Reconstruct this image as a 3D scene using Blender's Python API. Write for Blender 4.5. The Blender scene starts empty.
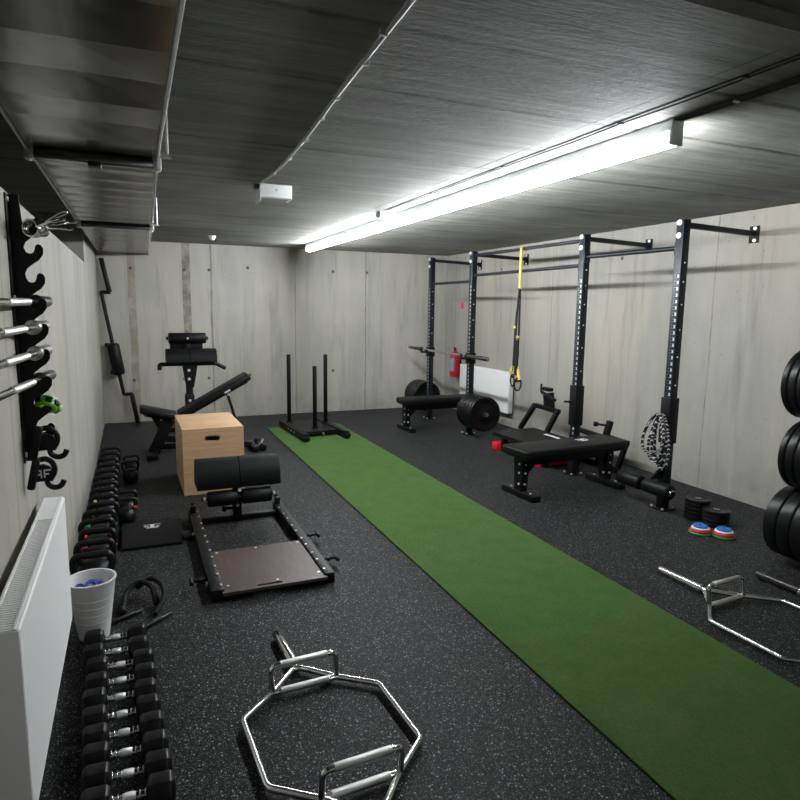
import bpy, bmesh, math, random
from mathutils import Vector, Matrix
random.seed(7)
PI = math.pi
SC = bpy.context.scene
COL = SC.collection

# ------------------------------------------------------------------ helpers
def V(*a): return Vector(a)

def fillet(pts, r, n=5, closed=False):
    P = [Vector(p) for p in pts]; N = len(P); out = []
    for i in range(N):
        if not closed and i in (0, N - 1):
            out.append(P[i]); continue
        a, b, c = P[i - 1], P[i], P[(i + 1) % N]
        d1, d2 = (a - b), (c - b)
        k = min(r, d1.length * .45, d2.length * .45)
        p1, p2 = b + d1.normalized() * k, b + d2.normalized() * k
        for j in range(n + 1):
            t = j / n
            out.append(p1 * (1 - t) ** 2 + b * 2 * t * (1 - t) + p2 * t * t)
    return out

class MB:
    def __init__(s): s.bm = bmesh.new()
    def _merge(s, b, M=None):
        if M is not None: b.transform(M)
        me = bpy.data.meshes.new('tmp'); b.to_mesh(me); b.free()
        s.bm.from_mesh(me); bpy.data.meshes.remove(me)
    def box(s, x0, x1, y0, y1, z0, z1, bev=0, M=None, seg=2):
        b = bmesh.new(); bmesh.ops.create_cube(b, size=1)
        for v in b.verts:
            v.co = Vector(((x0 + x1) / 2 + v.co.x * (x1 - x0), (y0 + y1) / 2 + v.co.y * (y1 - y0), (z0 + z1) / 2 + v.co.z * (z1 - z0)))
        if bev: bmesh.ops.bevel(b, geom=b.edges[:], offset=bev, segments=seg, profile=.5, affect='EDGES')
        s._merge(b, M); return s
    def obox(s, c, size, rot=None, bev=0, seg=2):
        M = Matrix.Translation(Vector(c)) @ (rot.to_4x4() if rot is not None else Matrix.Identity(4))
        x, y, z = [q / 2 for q in size]
        return s.box(-x, x, -y, y, -z, z, bev, M, seg)
    def bar(s, p0, p1, w, h, up=(0, 0, 1), bev=.003):
        p0, p1 = Vector(p0), Vector(p1); d = p1 - p0; L = d.length; d.normalize()
        u = Vector(up); x = d.cross(u)
        if x.length < 1e-4: x = d.cross(Vector((1, 0, 0)))
        x.normalize(); u = x.cross(d)
        R = Matrix((x, d, u)).transposed()
        return s.obox((p0 + p1) / 2, (w, L, h), R, bev)
    def tube(s, pts, r, n=12, closed=False, radii=None):
        P = [Vector(p) for p in pts]; N = len(P); bm = s.bm
        T = []
        for i in range(N):
            if closed: t = (P[(i + 1) % N] - P[i]).normalized() + (P[i] - P[i - 1]).normalized()
            elif i == 0: t = P[1] - P[0]
            elif i == N - 1: t = P[-1] - P[-2]
            else: t = (P[i + 1] - P[i]).normalized() + (P[i] - P[i - 1]).normalized()
            T.append(t.normalized())
        a = Vector((0, 0, 1)) if abs(T[0].z) < .9 else Vector((1, 0, 0))
        x = T[0].cross(a).normalized(); rings = []
        for i in range(N):
            x = (x - T[i] * x.dot(T[i])).normalized(); y = T[i].cross(x)
            rr = radii[i] if radii else r
            ring = []
            for k in range(n):
                an = 2 * PI * k / n
                ring.append(bm.verts.new(P[i] + (x * math.cos(an) + y * math.sin(an)) * rr))
            rings.append(ring)
        for i in range(N if closed else N - 1):
            A, B = rings[i], rings[(i + 1) % N]
            for k in range(n):
                bm.faces.new((A[k], A[(k + 1) % n], B[(k + 1) % n], B[k]))
        if not closed:
            bm.faces.new(rings[0][::-1]); bm.faces.new(rings[-1])
        return s
    def cyl(s, p0, p1, r, n=24, bev=0):
        p0, p1 = Vector(p0), Vector(p1); d = (p1 - p0); L = d.length; d.normalize()
        if bev: return s.tube([p0, p0 + d * bev * .4, p0 + d * bev, p1 - d * bev, p1 - d * bev * .4, p1], r, n, radii=[r - bev, r - bev * .35, r, r, r - bev * .35, r - bev])
        return s.tube([p0, p1], r, n)
    def lathe(s, prof, M=None, n=32):
        b = bmesh.new(); rings = []
        for r, z in prof:
            if r < 1e-6: rings.append([b.verts.new((0, 0, z))])
            else: rings.append([b.verts.new((r * math.cos(2 * PI * k / n), r * math.sin(2 * PI * k / n), z)) for k in range(n)])
        for A, B in zip(rings, rings[1:]):
            for k in range(n):
                k2 = (k + 1) % n
                if len(A) == 1 and len(B) == 1: continue
                if len(A) == 1: b.faces.new((A[0], B[k2], B[k]))
                elif len(B) == 1: b.faces.new((A[k], A[k2], B[0]))
                else: b.faces.new((A[k], A[k2], B[k2], B[k]))
        s._merge(b, M); return s
    def prism(s, outer, w0, w1, ax='xz', holes=(), bev=0, M=None):
        # 2-D outline (u, v) extruded along the third axis from w0 to w1
        b = bmesh.new()
        def loop(pts):
            vs = [b.verts.new((p[0], p[1], 0)) for p in pts]
            return [b.edges.new((vs[i], vs[(i + 1) % len(vs)])) for i in range(len(vs))]
        E = loop(outer)
        for h in holes: E += loop(h)
        bmesh.ops.triangle_fill(b, use_beauty=True, edges=E)
        r = bmesh.ops.extrude_face_region(b, geom=b.faces[:])
        for v in [g for g in r['geom'] if isinstance(g, bmesh.types.BMVert)]: v.co.z = w1 - w0
        for v in b.verts:
            u, q, w = v.co.x, v.co.y, v.co.z + w0
            v.co = {'xz': (u, w, q), 'yz': (w, u, q), 'xy': (u, q, w)}[ax]
        bmesh.ops.recalc_face_normals(b, faces=b.faces[:])
        s._merge(b, M); return s
    def build(s, name, mat, parent=None, label=None, loc=None, sharp=35, flat=False):
        bmesh.ops.recalc_face_normals(s.bm, faces=s.bm.faces[:])
        me = bpy.data.meshes.new(name); s.bm.to_mesh(me); s.bm.free()
        if not flat:
            for p in me.polygons: p.use_smooth = True
            me.set_sharp_from_angle(angle=math.radians(sharp))
        me.materials.append(mat)
        o = bpy.data.objects.new(name, me); COL.objects.link(o)
        if parent is not None: o.parent = parent
        if loc is not None: o.location = loc
        if label: o['label'] = label
        return o

def circ(cx, cy, r, n=16, a0=0, a1=2 * PI):
    full = abs(a1 - a0 - 2 * PI) < 1e-6
    return [(cx + r * math.cos(a0 + (a1 - a0) * k / (n if full else n - 1)), cy + r * math.sin(a0 + (a1 - a0) * k / (n if full else n - 1))) for k in range(n)]
def slot(cx, cy, L, h, n=8):
    r = h / 2; a = L / 2 - r
    return circ(cx + a, cy, r, n, -PI / 2, PI / 2) + circ(cx - a, cy, r, n, PI / 2, 3 * PI / 2)
def rrect(x0, x1, y0, y1, r, n=5):
    return circ(x1 - r, y0 + r, r, n, -PI / 2, 0) + circ(x1 - r, y1 - r, r, n, 0, PI / 2) + circ(x0 + r, y1 - r, r, n, PI / 2, PI) + circ(x0 + r, y0 + r, r, n, PI, 1.5 * PI)

def tag(o, label, cat, group=None):
    o['label'] = label; o['category'] = cat
    if group: o['group'] = group
    return o
def thing(name, label, cat, loc=(0, 0, 0), rz=0, group=None):
    o = bpy.data.objects.new(name, None); COL.objects.link(o)
    o.empty_display_size = .05
    o.location = loc; o.rotation_euler = (0, 0, rz)
    return tag(o, label, cat, group)
def struct(o): o['kind'] = 'structure'; return o
def dup(o, label=None, loc=None, parent=None):
    c = o.copy(); COL.objects.link(c)
    if parent is not None: c.parent = parent
    for ch in list(o.children): dup(ch, parent=c)
    if label: c['label'] = label
    if loc is not None: c.location = loc
    return c

# ------------------------------------------------------------------ materials
class NT:
    def __init__(s, name):
        s.m = bpy.data.materials.new(name); s.m.use_nodes = True
        s.t = s.m.node_tree; s.t.nodes.clear()
        s.out = s.n('ShaderNodeOutputMaterial'); s.b = s.n('ShaderNodeBsdfPrincipled')
        s.l(s.b.outputs[0], s.out.inputs[0])
        s.tc = s.n('ShaderNodeTexCoord')
    def n(s, ty, **k):
        q = s.t.nodes.new(ty)
        for a, b in k.items(): setattr(q, a, b)
        return q
    def l(s, a, b): s.t.links.new(a, b)
    def put(s, inp, v):
        if isinstance(v, (int, float)): inp.default_value = v
        elif isinstance(v, (tuple, list)): inp.default_value = tuple(v) if len(v) != 3 or len(inp.default_value) == 3 else (*v, 1)
        else: s.l(v, inp)
    def math(s, op, a, b=0.0):
        q = s.n('ShaderNodeMath', operation=op); s.put(q.inputs[0], a); s.put(q.inputs[1], b); return q.outputs[0]
    def xyz(s, src=None):
        q = s.n('ShaderNodeSeparateXYZ'); s.l(src or s.tc.outputs['Object'], q.inputs[0]); return q.outputs
    def noise(s, scale, detail=4, rough=.6, stretch=(1, 1, 1), out='Fac', off=(0, 0, 0)):
        mp = s.n('ShaderNodeMapping'); mp.inputs['Scale'].default_value = stretch; mp.inputs['Location'].default_value = off
        s.l(s.tc.outputs['Object'], mp.inputs[0])
        q = s.n('ShaderNodeTexNoise'); q.inputs['Scale'].default_value = scale; q.inputs['Detail'].default_value = detail; q.inputs['Roughness'].default_value = rough
        s.l(mp.outputs[0], q.inputs['Vector']); return q.outputs[out]
    def ramp(s, f, a, b):
        q = s.n('ShaderNodeMapRange'); q.inputs[1].default_value = a; q.inputs[2].default_value = b; s.put(q.inputs[0], f); return q.outputs[0]
    def mix(s, f, a, b):
        q = s.n('ShaderNodeMix', data_type='RGBA'); s.put(q.inputs[0], f); s.put(q.inputs[6], a); s.put(q.inputs[7], b); return q.outputs[2]
    def band(s, c, pos, w):
        return s.math('LESS_THAN', s.math('ABSOLUTE', s.math('SUBTRACT', c, pos)), w)
    def bump(s, h, strength, dist=.01):
        q = s.n('ShaderNodeBump'); q.inputs['Strength'].default_value = strength; q.inputs['Distance'].default_value = dist
        s.l(h, q.inputs['Height']); s.l(q.outputs[0], s.b.inputs['Normal'])
    def set(s, col=None, rough=None, metal=None, spec=None):
        if col is not None: s.put(s.b.inputs['Base Color'], col)
        if rough is not None: s.put(s.b.inputs['Roughness'], rough)
        if metal is not None: s.put(s.b.inputs['Metallic'], metal)
        if spec is not None: s.put(s.b.inputs['Specular IOR Level'], spec)
        return s.m

def plain(name, col, rough=.5, metal=0, spec=.5, var=.25, nscale=30, bump=0):
    t = NT(name)
    f = t.noise(nscale, 3)
    d = tuple(c * (1 - var) for c in col); u = tuple(min(1, c * (1 + var)) for c in col)
    t.set(t.mix(f, d, u), t.math('ADD', t.math('MULTIPLY', f, .12), rough - .06), metal, spec)
    if bump: t.bump(t.noise(nscale * 8, 2), bump, .002)
    return t.m

def concrete_wall(name, c_lo, c_hi, axis, joints, ties=(), zstreak=True):
    t = NT(name); X = t.xyz()
    u = X[axis]
    st = (1, 1, .12)
    big = t.noise(.55, 5, .6); mid = t.noise(3.2, 5, .65, st); fine = t.noise(45, 4, .7)
    f = t.math('ADD', t.math('MULTIPLY', t.ramp(big, .3, .7), .45), t.math('MULTIPLY', t.ramp(mid, .25, .75), .55))
    col = t.mix(f, c_lo, c_hi)
    col = t.mix(t.math('MULTIPLY', t.ramp(fine, .55, .8), .3), col, tuple(c * .62 for c in c_lo))
    warm = t.ramp(t.noise(.8, 3, .5, (1, 1, .5), off=(3, 1, 7)), .52, .72)
    col = t.mix(t.math('MULTIPLY', warm, .35), col, (c_hi[0] * 1.03, c_hi[1] * .93, c_hi[2] * .80))
    st2 = t.math('MULTIPLY', t.ramp(t.noise(5.5, 5, .7, (1, 1, .10), off=(9, 4, 2)), .52, .78), .6)
    col = t.mix(st2, col, tuple(c * .5 for c in c_lo))
    # blotchy stains near the foot of the wall and pin holes
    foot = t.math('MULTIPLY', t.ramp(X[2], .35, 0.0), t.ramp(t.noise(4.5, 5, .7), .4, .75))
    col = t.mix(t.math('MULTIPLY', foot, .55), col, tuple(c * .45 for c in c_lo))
    vo = t.n('ShaderNodeTexVoronoi'); vo.inputs['Scale'].default_value = 9; t.l(t.tc.outputs['Object'], vo.inputs['Vector'])
    pin = t.math('MULTIPLY', t.math('LESS_THAN', vo.outputs['Distance'], .06), .55)
    col = t.mix(pin, col, tuple(c * .4 for c in c_lo))
    wob = t.math('MULTIPLY', t.math('SUBTRACT', t.noise(1.5, 2), .5), .03)
    uw = t.math('ADD', u, wob)
    for pos, w, jc in joints:
        k = t.math('MULTIPLY', t.band(uw, pos, w), t.ramp(t.noise(6, 4, .7), .2, .62))
        col = t.mix(t.math('MULTIPLY', k, .85), col, jc)
    for (a, z) in ties:
        d = t.math('SQRT', t.math('ADD', t.math('POWER', t.math('SUBTRACT', u, a), 2), t.math('POWER', t.math('SUBTRACT', X[2], z), 2)))
        col = t.mix(t.math('MULTIPLY', t.math('LESS_THAN', d, .022), .85), col, (.07, .06, .05))
    t.bump(t.math('ADD', fine, t.math('MULTIPLY', mid, 1.5)), .25, .006)
    return t.set(col, .8, 0, .3)

JD = (.10, .09, .075); JT = (.25, .215, .16); JL = (.17, .15, .12)
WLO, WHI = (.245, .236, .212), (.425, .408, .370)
M = {}
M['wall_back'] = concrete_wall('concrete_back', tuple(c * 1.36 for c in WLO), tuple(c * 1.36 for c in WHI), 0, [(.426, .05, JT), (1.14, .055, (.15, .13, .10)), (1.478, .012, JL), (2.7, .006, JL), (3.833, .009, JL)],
    [(.42, 2.13), (1.115, 2.13), (1.454, 2.14), (2.0, 2.19), (3.295, 2.18), (3.85, 2.18), (.40, .59), (1.07, .59), (1.41, .59), (2.0, .62), (3.29, .65)])
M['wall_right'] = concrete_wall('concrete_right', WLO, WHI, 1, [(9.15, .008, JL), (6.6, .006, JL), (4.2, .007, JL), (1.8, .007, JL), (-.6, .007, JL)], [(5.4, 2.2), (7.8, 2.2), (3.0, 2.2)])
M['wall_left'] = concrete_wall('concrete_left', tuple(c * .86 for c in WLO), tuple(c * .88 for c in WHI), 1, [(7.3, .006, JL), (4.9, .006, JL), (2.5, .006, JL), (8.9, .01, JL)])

def ceiling_mat():
    t = NT('board_marked_ceiling'); X = t.xyz()
    board = t.noise(7, 5, .7, (.12, 3.2, 1)); big = t.noise(.9, 5, .6); fine = t.noise(60, 3, .7, (.5, 1.5, 1))
    f = t.math('ADD', t.math('MULTIPLY', t.ramp(board, .25, .75), .55), t.math('MULTIPLY', t.ramp(big, .3, .7), .45))
    col = t.mix(t.ramp(f, .15, .85), (.150, .150, .130), (.43, .427, .39))
    pat = t.ramp(t.noise(3.0, 6, .72, (.22, 1.9, 1), off=(2, 7, 0)), .46, .68)
    col = t.mix(t.math('MULTIPLY', pat, .5), col, (.13, .13, .112))
    col = t.mix(t.math('MULTIPLY', t.ramp(fine, .5, .8), .3), col, (.13, .13, .12))
    blot = t.ramp(t.noise(2.3, 6, .7, (.5, 1.4, 1), off=(5, 2, 0)), .54, .75)
    col = t.mix(t.math('MULTIPLY', blot, .6), col, (.09, .092, .08))
    wob = t.math('MULTIPLY', t.math('SUBTRACT', t.noise(1.1, 3), .5), .04)
    yw = t.math('ADD', X[1], wob)
    for p, wd, am in ((1.93, .030, .85), (2.465, .026, .85), (3.51, .034, .6), (4.55, .03, .45), (5.6, .02, .4), (6.65, .016, .3), (7.7, .02, .3)):
        d = t.math('ABSOLUTE', t.math('SUBTRACT', yw, p))
        col = t.mix(t.math('MULTIPLY', t.math('MULTIPLY', t.ramp(d, wd, wd * .25), am), t.ramp(t.noise(3, 4, .7, off=(p, 0, 0)), .3, .55)), col, (.05, .05, .042))
    xw = t.math('ADD', X[0], t.math('MULTIPLY', wob, .4))
    col = t.mix(t.math('MULTIPLY', t.band(xw, 2.39, .006), t.ramp(t.noise(2, 3), .38, .6)), col, (.06, .06, .055))
    t.b.inputs['Diffuse Roughness'].default_value = .9
    t.bump(t.math('ADD', board, t.math('MULTIPLY', t.noise(38, 4, .75, (.35, 2.2, 1)), 1.2)), 1.0, .015)
    return t.set(col, .8, 0, .25)
M['ceiling'] = ceiling_mat()

def rubber_floor():
    t = NT('speckled_rubber_floor')
    col = t.mix(t.noise(1.2, 4), (.0020, .0021, .0023), (.0042, .0043, .0046))
    sp = None
    for sc, thr, keep, c in ((150, .36, .55, (.13, .134, .138)), (85, .30, .78, (.26, .265, .27)), (260, .45, .5, (.05, .052, .054))):
        v = t.n('ShaderNodeTexVoronoi'); v.inputs['Scale'].default_value = sc; t.l(t.tc.outputs['Object'], v.inputs['Vector'])
        s = t.n('ShaderNodeSeparateColor'); t.l(v.outputs['Color'], s.inputs[0])
        k = t.math('MULTIPLY', t.math('LESS_THAN', v.outputs['Distance'], thr), t.math('GREATER_THAN', s.outputs[0], keep))
        col = t.mix(k, col, c)
    t.bump(t.noise(260, 3, .7), .35, .003)
    return t.set(col, .55, 0, .13)
M['floor'] = rubber_floor()

def turf_mat():
    t = NT('green_turf')
    f = t.noise(170, 4, .85); g = t.noise(7, 4, .6); st = t.noise(90, 3, .7, (1, .35, 1))
    col = t.mix(t.ramp(f, .3, .7), (.036, .084, .017), (.130, .240, .064))
    col = t.mix(t.math('MULTIPLY', t.ramp(st, .35, .7), .45), col, (.160, .262, .095))
    col = t.mix(t.math('MULTIPLY', t.ramp(g, .4, .65), .35), col, (.05, .135, .025))
    t.bump(t.math('ADD', f, st), 1.0, .012)
    return t.set(col, .95, 0, .15)
M['turf'] = turf_mat()

def galvanised():
    t = NT('galvanised_sheet')
    f = t.noise(2.2, 4, .6, (1, .5, 1)); g = t.noise(14, 3, .6)
    t.bump(t.noise(1.6, 3, .5, (1.6, .7, 1)), .22, .03)
    return t.set(t.mix(t.ramp(f, .3, .7), (.095, .095, .09), (.20, .20, .19)), t.math('ADD', t.math('MULTIPLY', g, .12), .17), .95, .5)
M['duct'] = galvanised()
M['zinc'] = plain('zinc_bracket', (.62, .63, .63), .35, .8, .5, .2)
M['black'] = plain('black_powder_coat', (.0042, .0044, .005), .46, 0, .24, .2, 40, .05)
M['blacksteel'] = plain('blue_black_steel', (.006, .009, .014), .38, 0, .38, .2, 40)
M['vinyl'] = plain('black_vinyl', (.0040, .0042, .0046), .5, 0, .22, .2, 60, .12)
M['rubber'] = plain('black_rubber', (.0036, .0037, .004), .36, 0, .28, .25, 50, .08)
M['iron'] = plain('black_cast_iron', (.004, .0042, .0046), .42, 0, .27, .25, 60, .15)
M['foam'] = plain('black_foam', (.0036, .0038, .0042), .5, 0, .22, .2, 80, .2)
M['chrome'] = plain('chrome', (.66, .66, .655), .13, 1, .5, .03)
M['knurl'] = plain('knurled_steel', (.66, .66, .645), .38, 1, .5, .12, 220, .5)
M['steel'] = plain('brushed_steel', (.50, .50, .49), .32, 1, .5, .12)
M['darksteel'] = plain('dark_zinc_sleeve', (.055, .053, .052), .30, .7, .5, .2)
M['bolt'] = plain('bright_bolt', (.80, .81, .82), .35, .4, .5, .05)
M['white'] = plain('white_enamel', (.80, .80, .79), .38, 0, .5, .03, 4)
M['whiteplastic'] = plain('white_plastic', (.72, .72, .72), .45, 0, .5, .04, 6)
M['print'] = plain('white_print', (.70, .71, .72), .6, 0, .3, .06)
M['red'] = plain('red_paint', (.50, .010, .018), .38, 0, .5, .12)
M['redfoam'] = plain('red_foam', (.60, .008, .015), .55, 0, .4, .12)
M['yellow'] = plain('yellow_webbing', (.66, .50, .13), .75, 0, .3, .15, 120, .3)
M['webbing'] = plain('black_webbing', (.006, .006, .0065), .75, 0, .3, .2, 120, .3)
M['green'] = plain('lime_plastic', (.14, .42, .012), .4, 0, .5, .1)
M['blue'] = plain('blue_plastic', (.008, .045, .30), .4, 0, .5, .15)
M['plateblue'] = plain('blue_rubber', (.012, .13, .42), .45, 0, .5, .12)
M['platewhite'] = plain('white_rubber', (.72, .73, .74), .45, 0, .5, .06)
M['platered'] = plain('red_rubber', (.56, .012, .022), .45, 0, .5, .12)
M['plategreen'] = plain('green_rubber', (.035, .22, .035), .45, 0, .5, .12)
M['bandred'] = plain('red_band', (.75, .06, .035), .5, 0, .4, .1)
M['bandyellow'] = plain('yellow_band', (.55, .45, .05), .5, 0, .4, .1)
M['bandgreen'] = plain('green_band', (.03, .28, .13), .5, 0, .4, .1)
M['bluelabel'] = plain('blue_grey_label', (.22, .28, .42), .5, 0, .4, .3, 60)
M['jointbox'] = plain('grey_box', (.36, .38, .42), .5, 0, .4, .08)
M['lamphousing'] = plain('grey_lamp_housing', (.60, .62, .66), .45, 0, .4, .05)
M['cable'] = plain('black_cable', (.02, .02, .022), .5, 0, .4, .15)
M['greycable'] = plain('pale_cable', (.42, .42, .40), .5, 0, .4, .12)

def upright_mat():
    # powder-coated post with a row of holes on each face and printed white height marks
    t = NT('drilled_post'); X = t.xyz(); nz = t.n('ShaderNodeSeparateXYZ'); t.l(t.tc.outputs['Normal'], nz.inputs[0])
    sx = t.math('GREATER_THAN', t.math('ABSOLUTE', nz.outputs[0]), .7); sy = t.math('GREATER_THAN', t.math('ABSOLUTE', nz.outputs[1]), .7)
    fz = t.math('MULTIPLY', t.math('SUBTRACT', t.math('FRACT', t.math('DIVIDE', X[2], .05)), .5), .05)
    def hole(c, r): return t.math('LESS_THAN', t.math('SQRT', t.math('ADD', t.math('POWER', c, 2), t.math('POWER', fz, 2))), r)
    h = t.math('ADD', t.math('MULTIPLY', hole(X[1], .0125), sx), t.math('MULTIPLY', hole(X[0], .0075), sy))
    inz = t.math('MULTIPLY', t.math('GREATER_THAN', X[2], .35), t.math('LESS_THAN', X[2], 1.95))
    mk = t.math('MULTIPLY', t.math('LESS_THAN', t.math('ABSOLUTE', fz), .012), t.band(X[1], -.008, .019))
    k = t.math('MULTIPLY', t.math('MULTIPLY', mk, t.math('SUBTRACT', 1.0, h)), t.math('MULTIPLY', sx, inz))
    col = t.mix(h, t.mix(t.noise(40, 3), (.005, .008, .013), (.008, .011, .016)), (.001, .001, .001))
    return t.set(t.mix(k, col, (.42, .44, .46)), .38, 0, .38)
M['upright'] = upright_mat()

def wood_mat(name, c1, c2, c3, rough, stretch=(1.2, 1.2, 22)):
    t = NT(name)
    f = t.noise(3, 6, .65, stretch); g = t.noise(1.3, 3)
    col = t.mix(t.ramp(f, .3, .72), c1, c2)
    col = t.mix(t.math('MULTIPLY', t.ramp(g, .5, .75), .4), col, c3)
    t.bump(f, .08, .003)
    return t.set(col, rough, 0, .4)
M['ply'] = wood_mat('birch_plywood', (.46, .285, .155), (.60, .40, .235), (.52, .35, .215), .55)
M['plydark'] = wood_mat('brown_film_faced_plywood', (.052, .033, .030), (.085, .056, .050), (.07, .05, .047), .42, (14, 2, 2))

def rope_mat():
    t = NT('black_white_braid')
    w = t.n('ShaderNodeTexWave', wave_type='BANDS', bands_direction='DIAGONAL'); w.inputs['Scale'].default_value = 15; w.inputs['Distortion'].default_value = 6
    w.inputs['Detail'].default_value = 1
    t.l(t.tc.outputs['Object'], w.inputs['Vector'])
    k = t.math('GREATER_THAN', w.outputs['Fac'], .84)
    return t.set(t.mix(k, (.012, .012, .013), (.50, .50, .49)), .7, 0, .3)
M['rope'] = rope_mat()

def emit(name, col, s):
    t = NT(name); t.set((.9, .9, .9), .4)
    t.put(t.b.inputs['Emission Color'], (*col, 1)); t.b.inputs['Emission Strength'].default_value = s
    # the opal cover throws more light sideways than straight down
    nz = t.n('ShaderNodeSeparateXYZ'); t.l(t.tc.outputs['Normal'], nz.inputs[0])
    t.l(t.math('MULTIPLY', t.math('ADD', t.math('MULTIPLY', t.math('ABSOLUTE', nz.outputs[0]), .95), .72), s), t.b.inputs['Emission Strength'])
    return t.m
M['diffuserweak'] = emit('dim_diffuser', (.93, .97, 1.0), 13.0)
M['diffuser'] = emit('lit_diffuser', (.93, .97, 1.0), 29.0)

# ------------------------------------------------------------------ camera (a plain perspective lens)
cam_d = bpy.data.cameras.new('camera'); cam = bpy.data.objects.new('camera', cam_d); COL.objects.link(cam)
yaw, pitch, roll = .4034, -.1464, .0136
fw = V(math.sin(yaw) * math.cos(pitch), math.cos(yaw) * math.cos(pitch), math.sin(pitch))
rt = fw.cross(V(0, 0, 1)).normalized(); up = rt.cross(fw)
r2 = rt * math.cos(roll) + up * math.sin(roll); u2 = -rt * math.sin(roll) + up * math.cos(roll)
cam.matrix_world = Matrix(((r2.x, u2.x, -fw.x, .3957), (r2.y, u2.y, -fw.y, 0), (r2.z, u2.z, -fw.z, 1.65), (0, 0, 0, 1)))
cam_d.sensor_width = 36; cam_d.lens = 36 * 628.7 / 800; cam_d.clip_start = .02; cam_d.clip_end = 60
SC.camera = cam

# ------------------------------------------------------------------ room
W, D, H, Y0 = 5.262, 9.49, 2.5, -2.4
struct(MB().box(-.3, W + .2, Y0 - .2, D + .2, -.12, 0).build('floor', M['floor']))
c = MB().box(-1.3, W + .2, 1.43, D + .2, H, H + .2).box(-1.3, W + .2, Y0 - .2, 1.43, H + .045, H + .2)
struct(c.build('ceiling', M['ceiling']))
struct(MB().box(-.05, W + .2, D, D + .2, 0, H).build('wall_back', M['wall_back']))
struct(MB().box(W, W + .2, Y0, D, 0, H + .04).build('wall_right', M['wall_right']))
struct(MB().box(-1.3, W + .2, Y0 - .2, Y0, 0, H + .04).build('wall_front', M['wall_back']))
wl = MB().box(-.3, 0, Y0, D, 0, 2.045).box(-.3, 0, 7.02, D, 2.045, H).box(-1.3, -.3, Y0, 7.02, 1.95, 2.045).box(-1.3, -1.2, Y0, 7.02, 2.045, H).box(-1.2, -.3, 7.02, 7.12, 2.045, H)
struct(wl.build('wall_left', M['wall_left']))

tag(MB().box(2.026, 3.042, -2.2, 8.40, 0, .012, .003).build('turf_runner', M['turf']),
    'long strip of green artificial turf laid down the black floor', 'turf')

# ------------------------------------------------------------------ ceiling fittings
L = thing('strip_light', 'long bright white strip light running along the ceiling', 'light', (2.69, 2.25, H))
MB().box(-.035, .035, 0, 6.42, -.050, 0, .004).build('housing', M['lamphousing'], L)
MB().box(-.032, .032, .012, 6.40, -.110, -.048, .012).build('diffuser', M['diffuser'], L, 'glowing white diffuser')
MB().box(-.036, .036, -.004, .012, -.112, 0, .003).build('end_cap', M['lamphousing'], L)
MB().box(-.036, .036, 6.40, 6.424, -.112, 0, .003).build('end_cap', M['lamphousing'], L)

L2 = thing('strip_light', 'second white strip light on the ceiling behind the camera', 'light', (2.69, -2.2, H))
MB().box(-.024, .024, 0, 1.25, -.046, 0, .004).build('housing', M['lamphousing'], L2)
MB().box(-.032, .032, .012, 1.238, -.116, -.042, .014).build('diffuser', M['diffuserweak'], L2, 'glowing white diffuser')
for y in (0, 1.238): MB().box(-.036, .036, y - .004, y + .012, -.112, 0, .003).build('end_cap', M['lamphousing'], L2)

def jitter(a, b, n, amp, z):
    out = []
    for i in range(n + 1):
        t = i / n; e = 0 if i in (0, n) else 1
        out.append((a[0] + (b[0] - a[0]) * t + random.uniform(-amp, amp) * e, a[1] + (b[1] - a[1]) * t, z))
    return out
def cable(name, label, lines, r, mat, clips=(), group=None, clipmat=None):
    t = thing(name, label, 'cable', (lines[0][0][0], lines[0][0][1], H), 0, group)
    o = Vector((lines[0][0][0], lines[0][0][1], H))
    mb = MB()
    for ln in lines: mb.tube([Vector(p) - o for p in ln], r, 8)
    mb.build('cable_run', mat, t)
    for p in clips:
        q = Vector(p) - o
        MB().box(q.x - .013, q.x + .013, q.y - .008, q.y + .008, q.z - .002, .0, .002).build('clip', clipmat or M['zinc'], t)
    return t
cable('ceiling_cable', 'pair of thin black cables along the ceiling left of the strip light',
      [jitter((2.475, .2), (2.50, 5.36), 14, .006, H - .0012), jitter((2.505, .2), (2.53, 5.36), 14, .006, H - .0012)], .0036, M['cable'],
      [(2.49, 1.75, H - .009), (2.50, 2.4, H - .009), (2.505, 3.4, H - .009), (2.51, 4.4, H - .009)], clipmat=M['cable'])
cable('ceiling_cable', 'bundle of black cables on the ceiling leading to the near end of the strip light',
      [jitter((2.645 + k * .026, .2), (2.670 + k * .014, 2.245), 8, .006, H - .003) for k in range(4)], .0055, M['cable'],
      [(2.69, 1.5, H - .011), (2.69, 1.95, H - .011)], clipmat=M['zinc'])
pts = [(1.10, .9), (1.155, 1.75), (1.20, 2.54), (1.255, 3.3), (1.285, 3.9), (1.283, 4.3), (1.270, 4.60)]
cable('ceiling_cable', 'thin pale cable clipped across the ceiling to the white box',
      [[(p[0], p[1], H - .008) for p in pts]], .0075, M['greycable'],
      [(1.155, 1.95, H - .017), (1.186, 2.2, H - .017), (1.205, 2.6, H - .017), (1.228, 2.9, H - .017), (1.262, 3.3, H - .017), (1.28, 3.75, H - .017), (1.284, 4.2, H - .017)], clipmat=M['greycable'])
jb = thing('junction_box', 'small pale junction box on the ceiling beside the strip light', 'junction box', (2.535, 5.46, H))
MB().box(-.05, .05, -.055, .055, -.05, 0, .006).build('box_body', M['jointbox'], jb)
MB().box(-.044, .044, -.05, .05, -.056, -.0495, .003).build('lid', M['whiteplastic'], jb)

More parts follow.
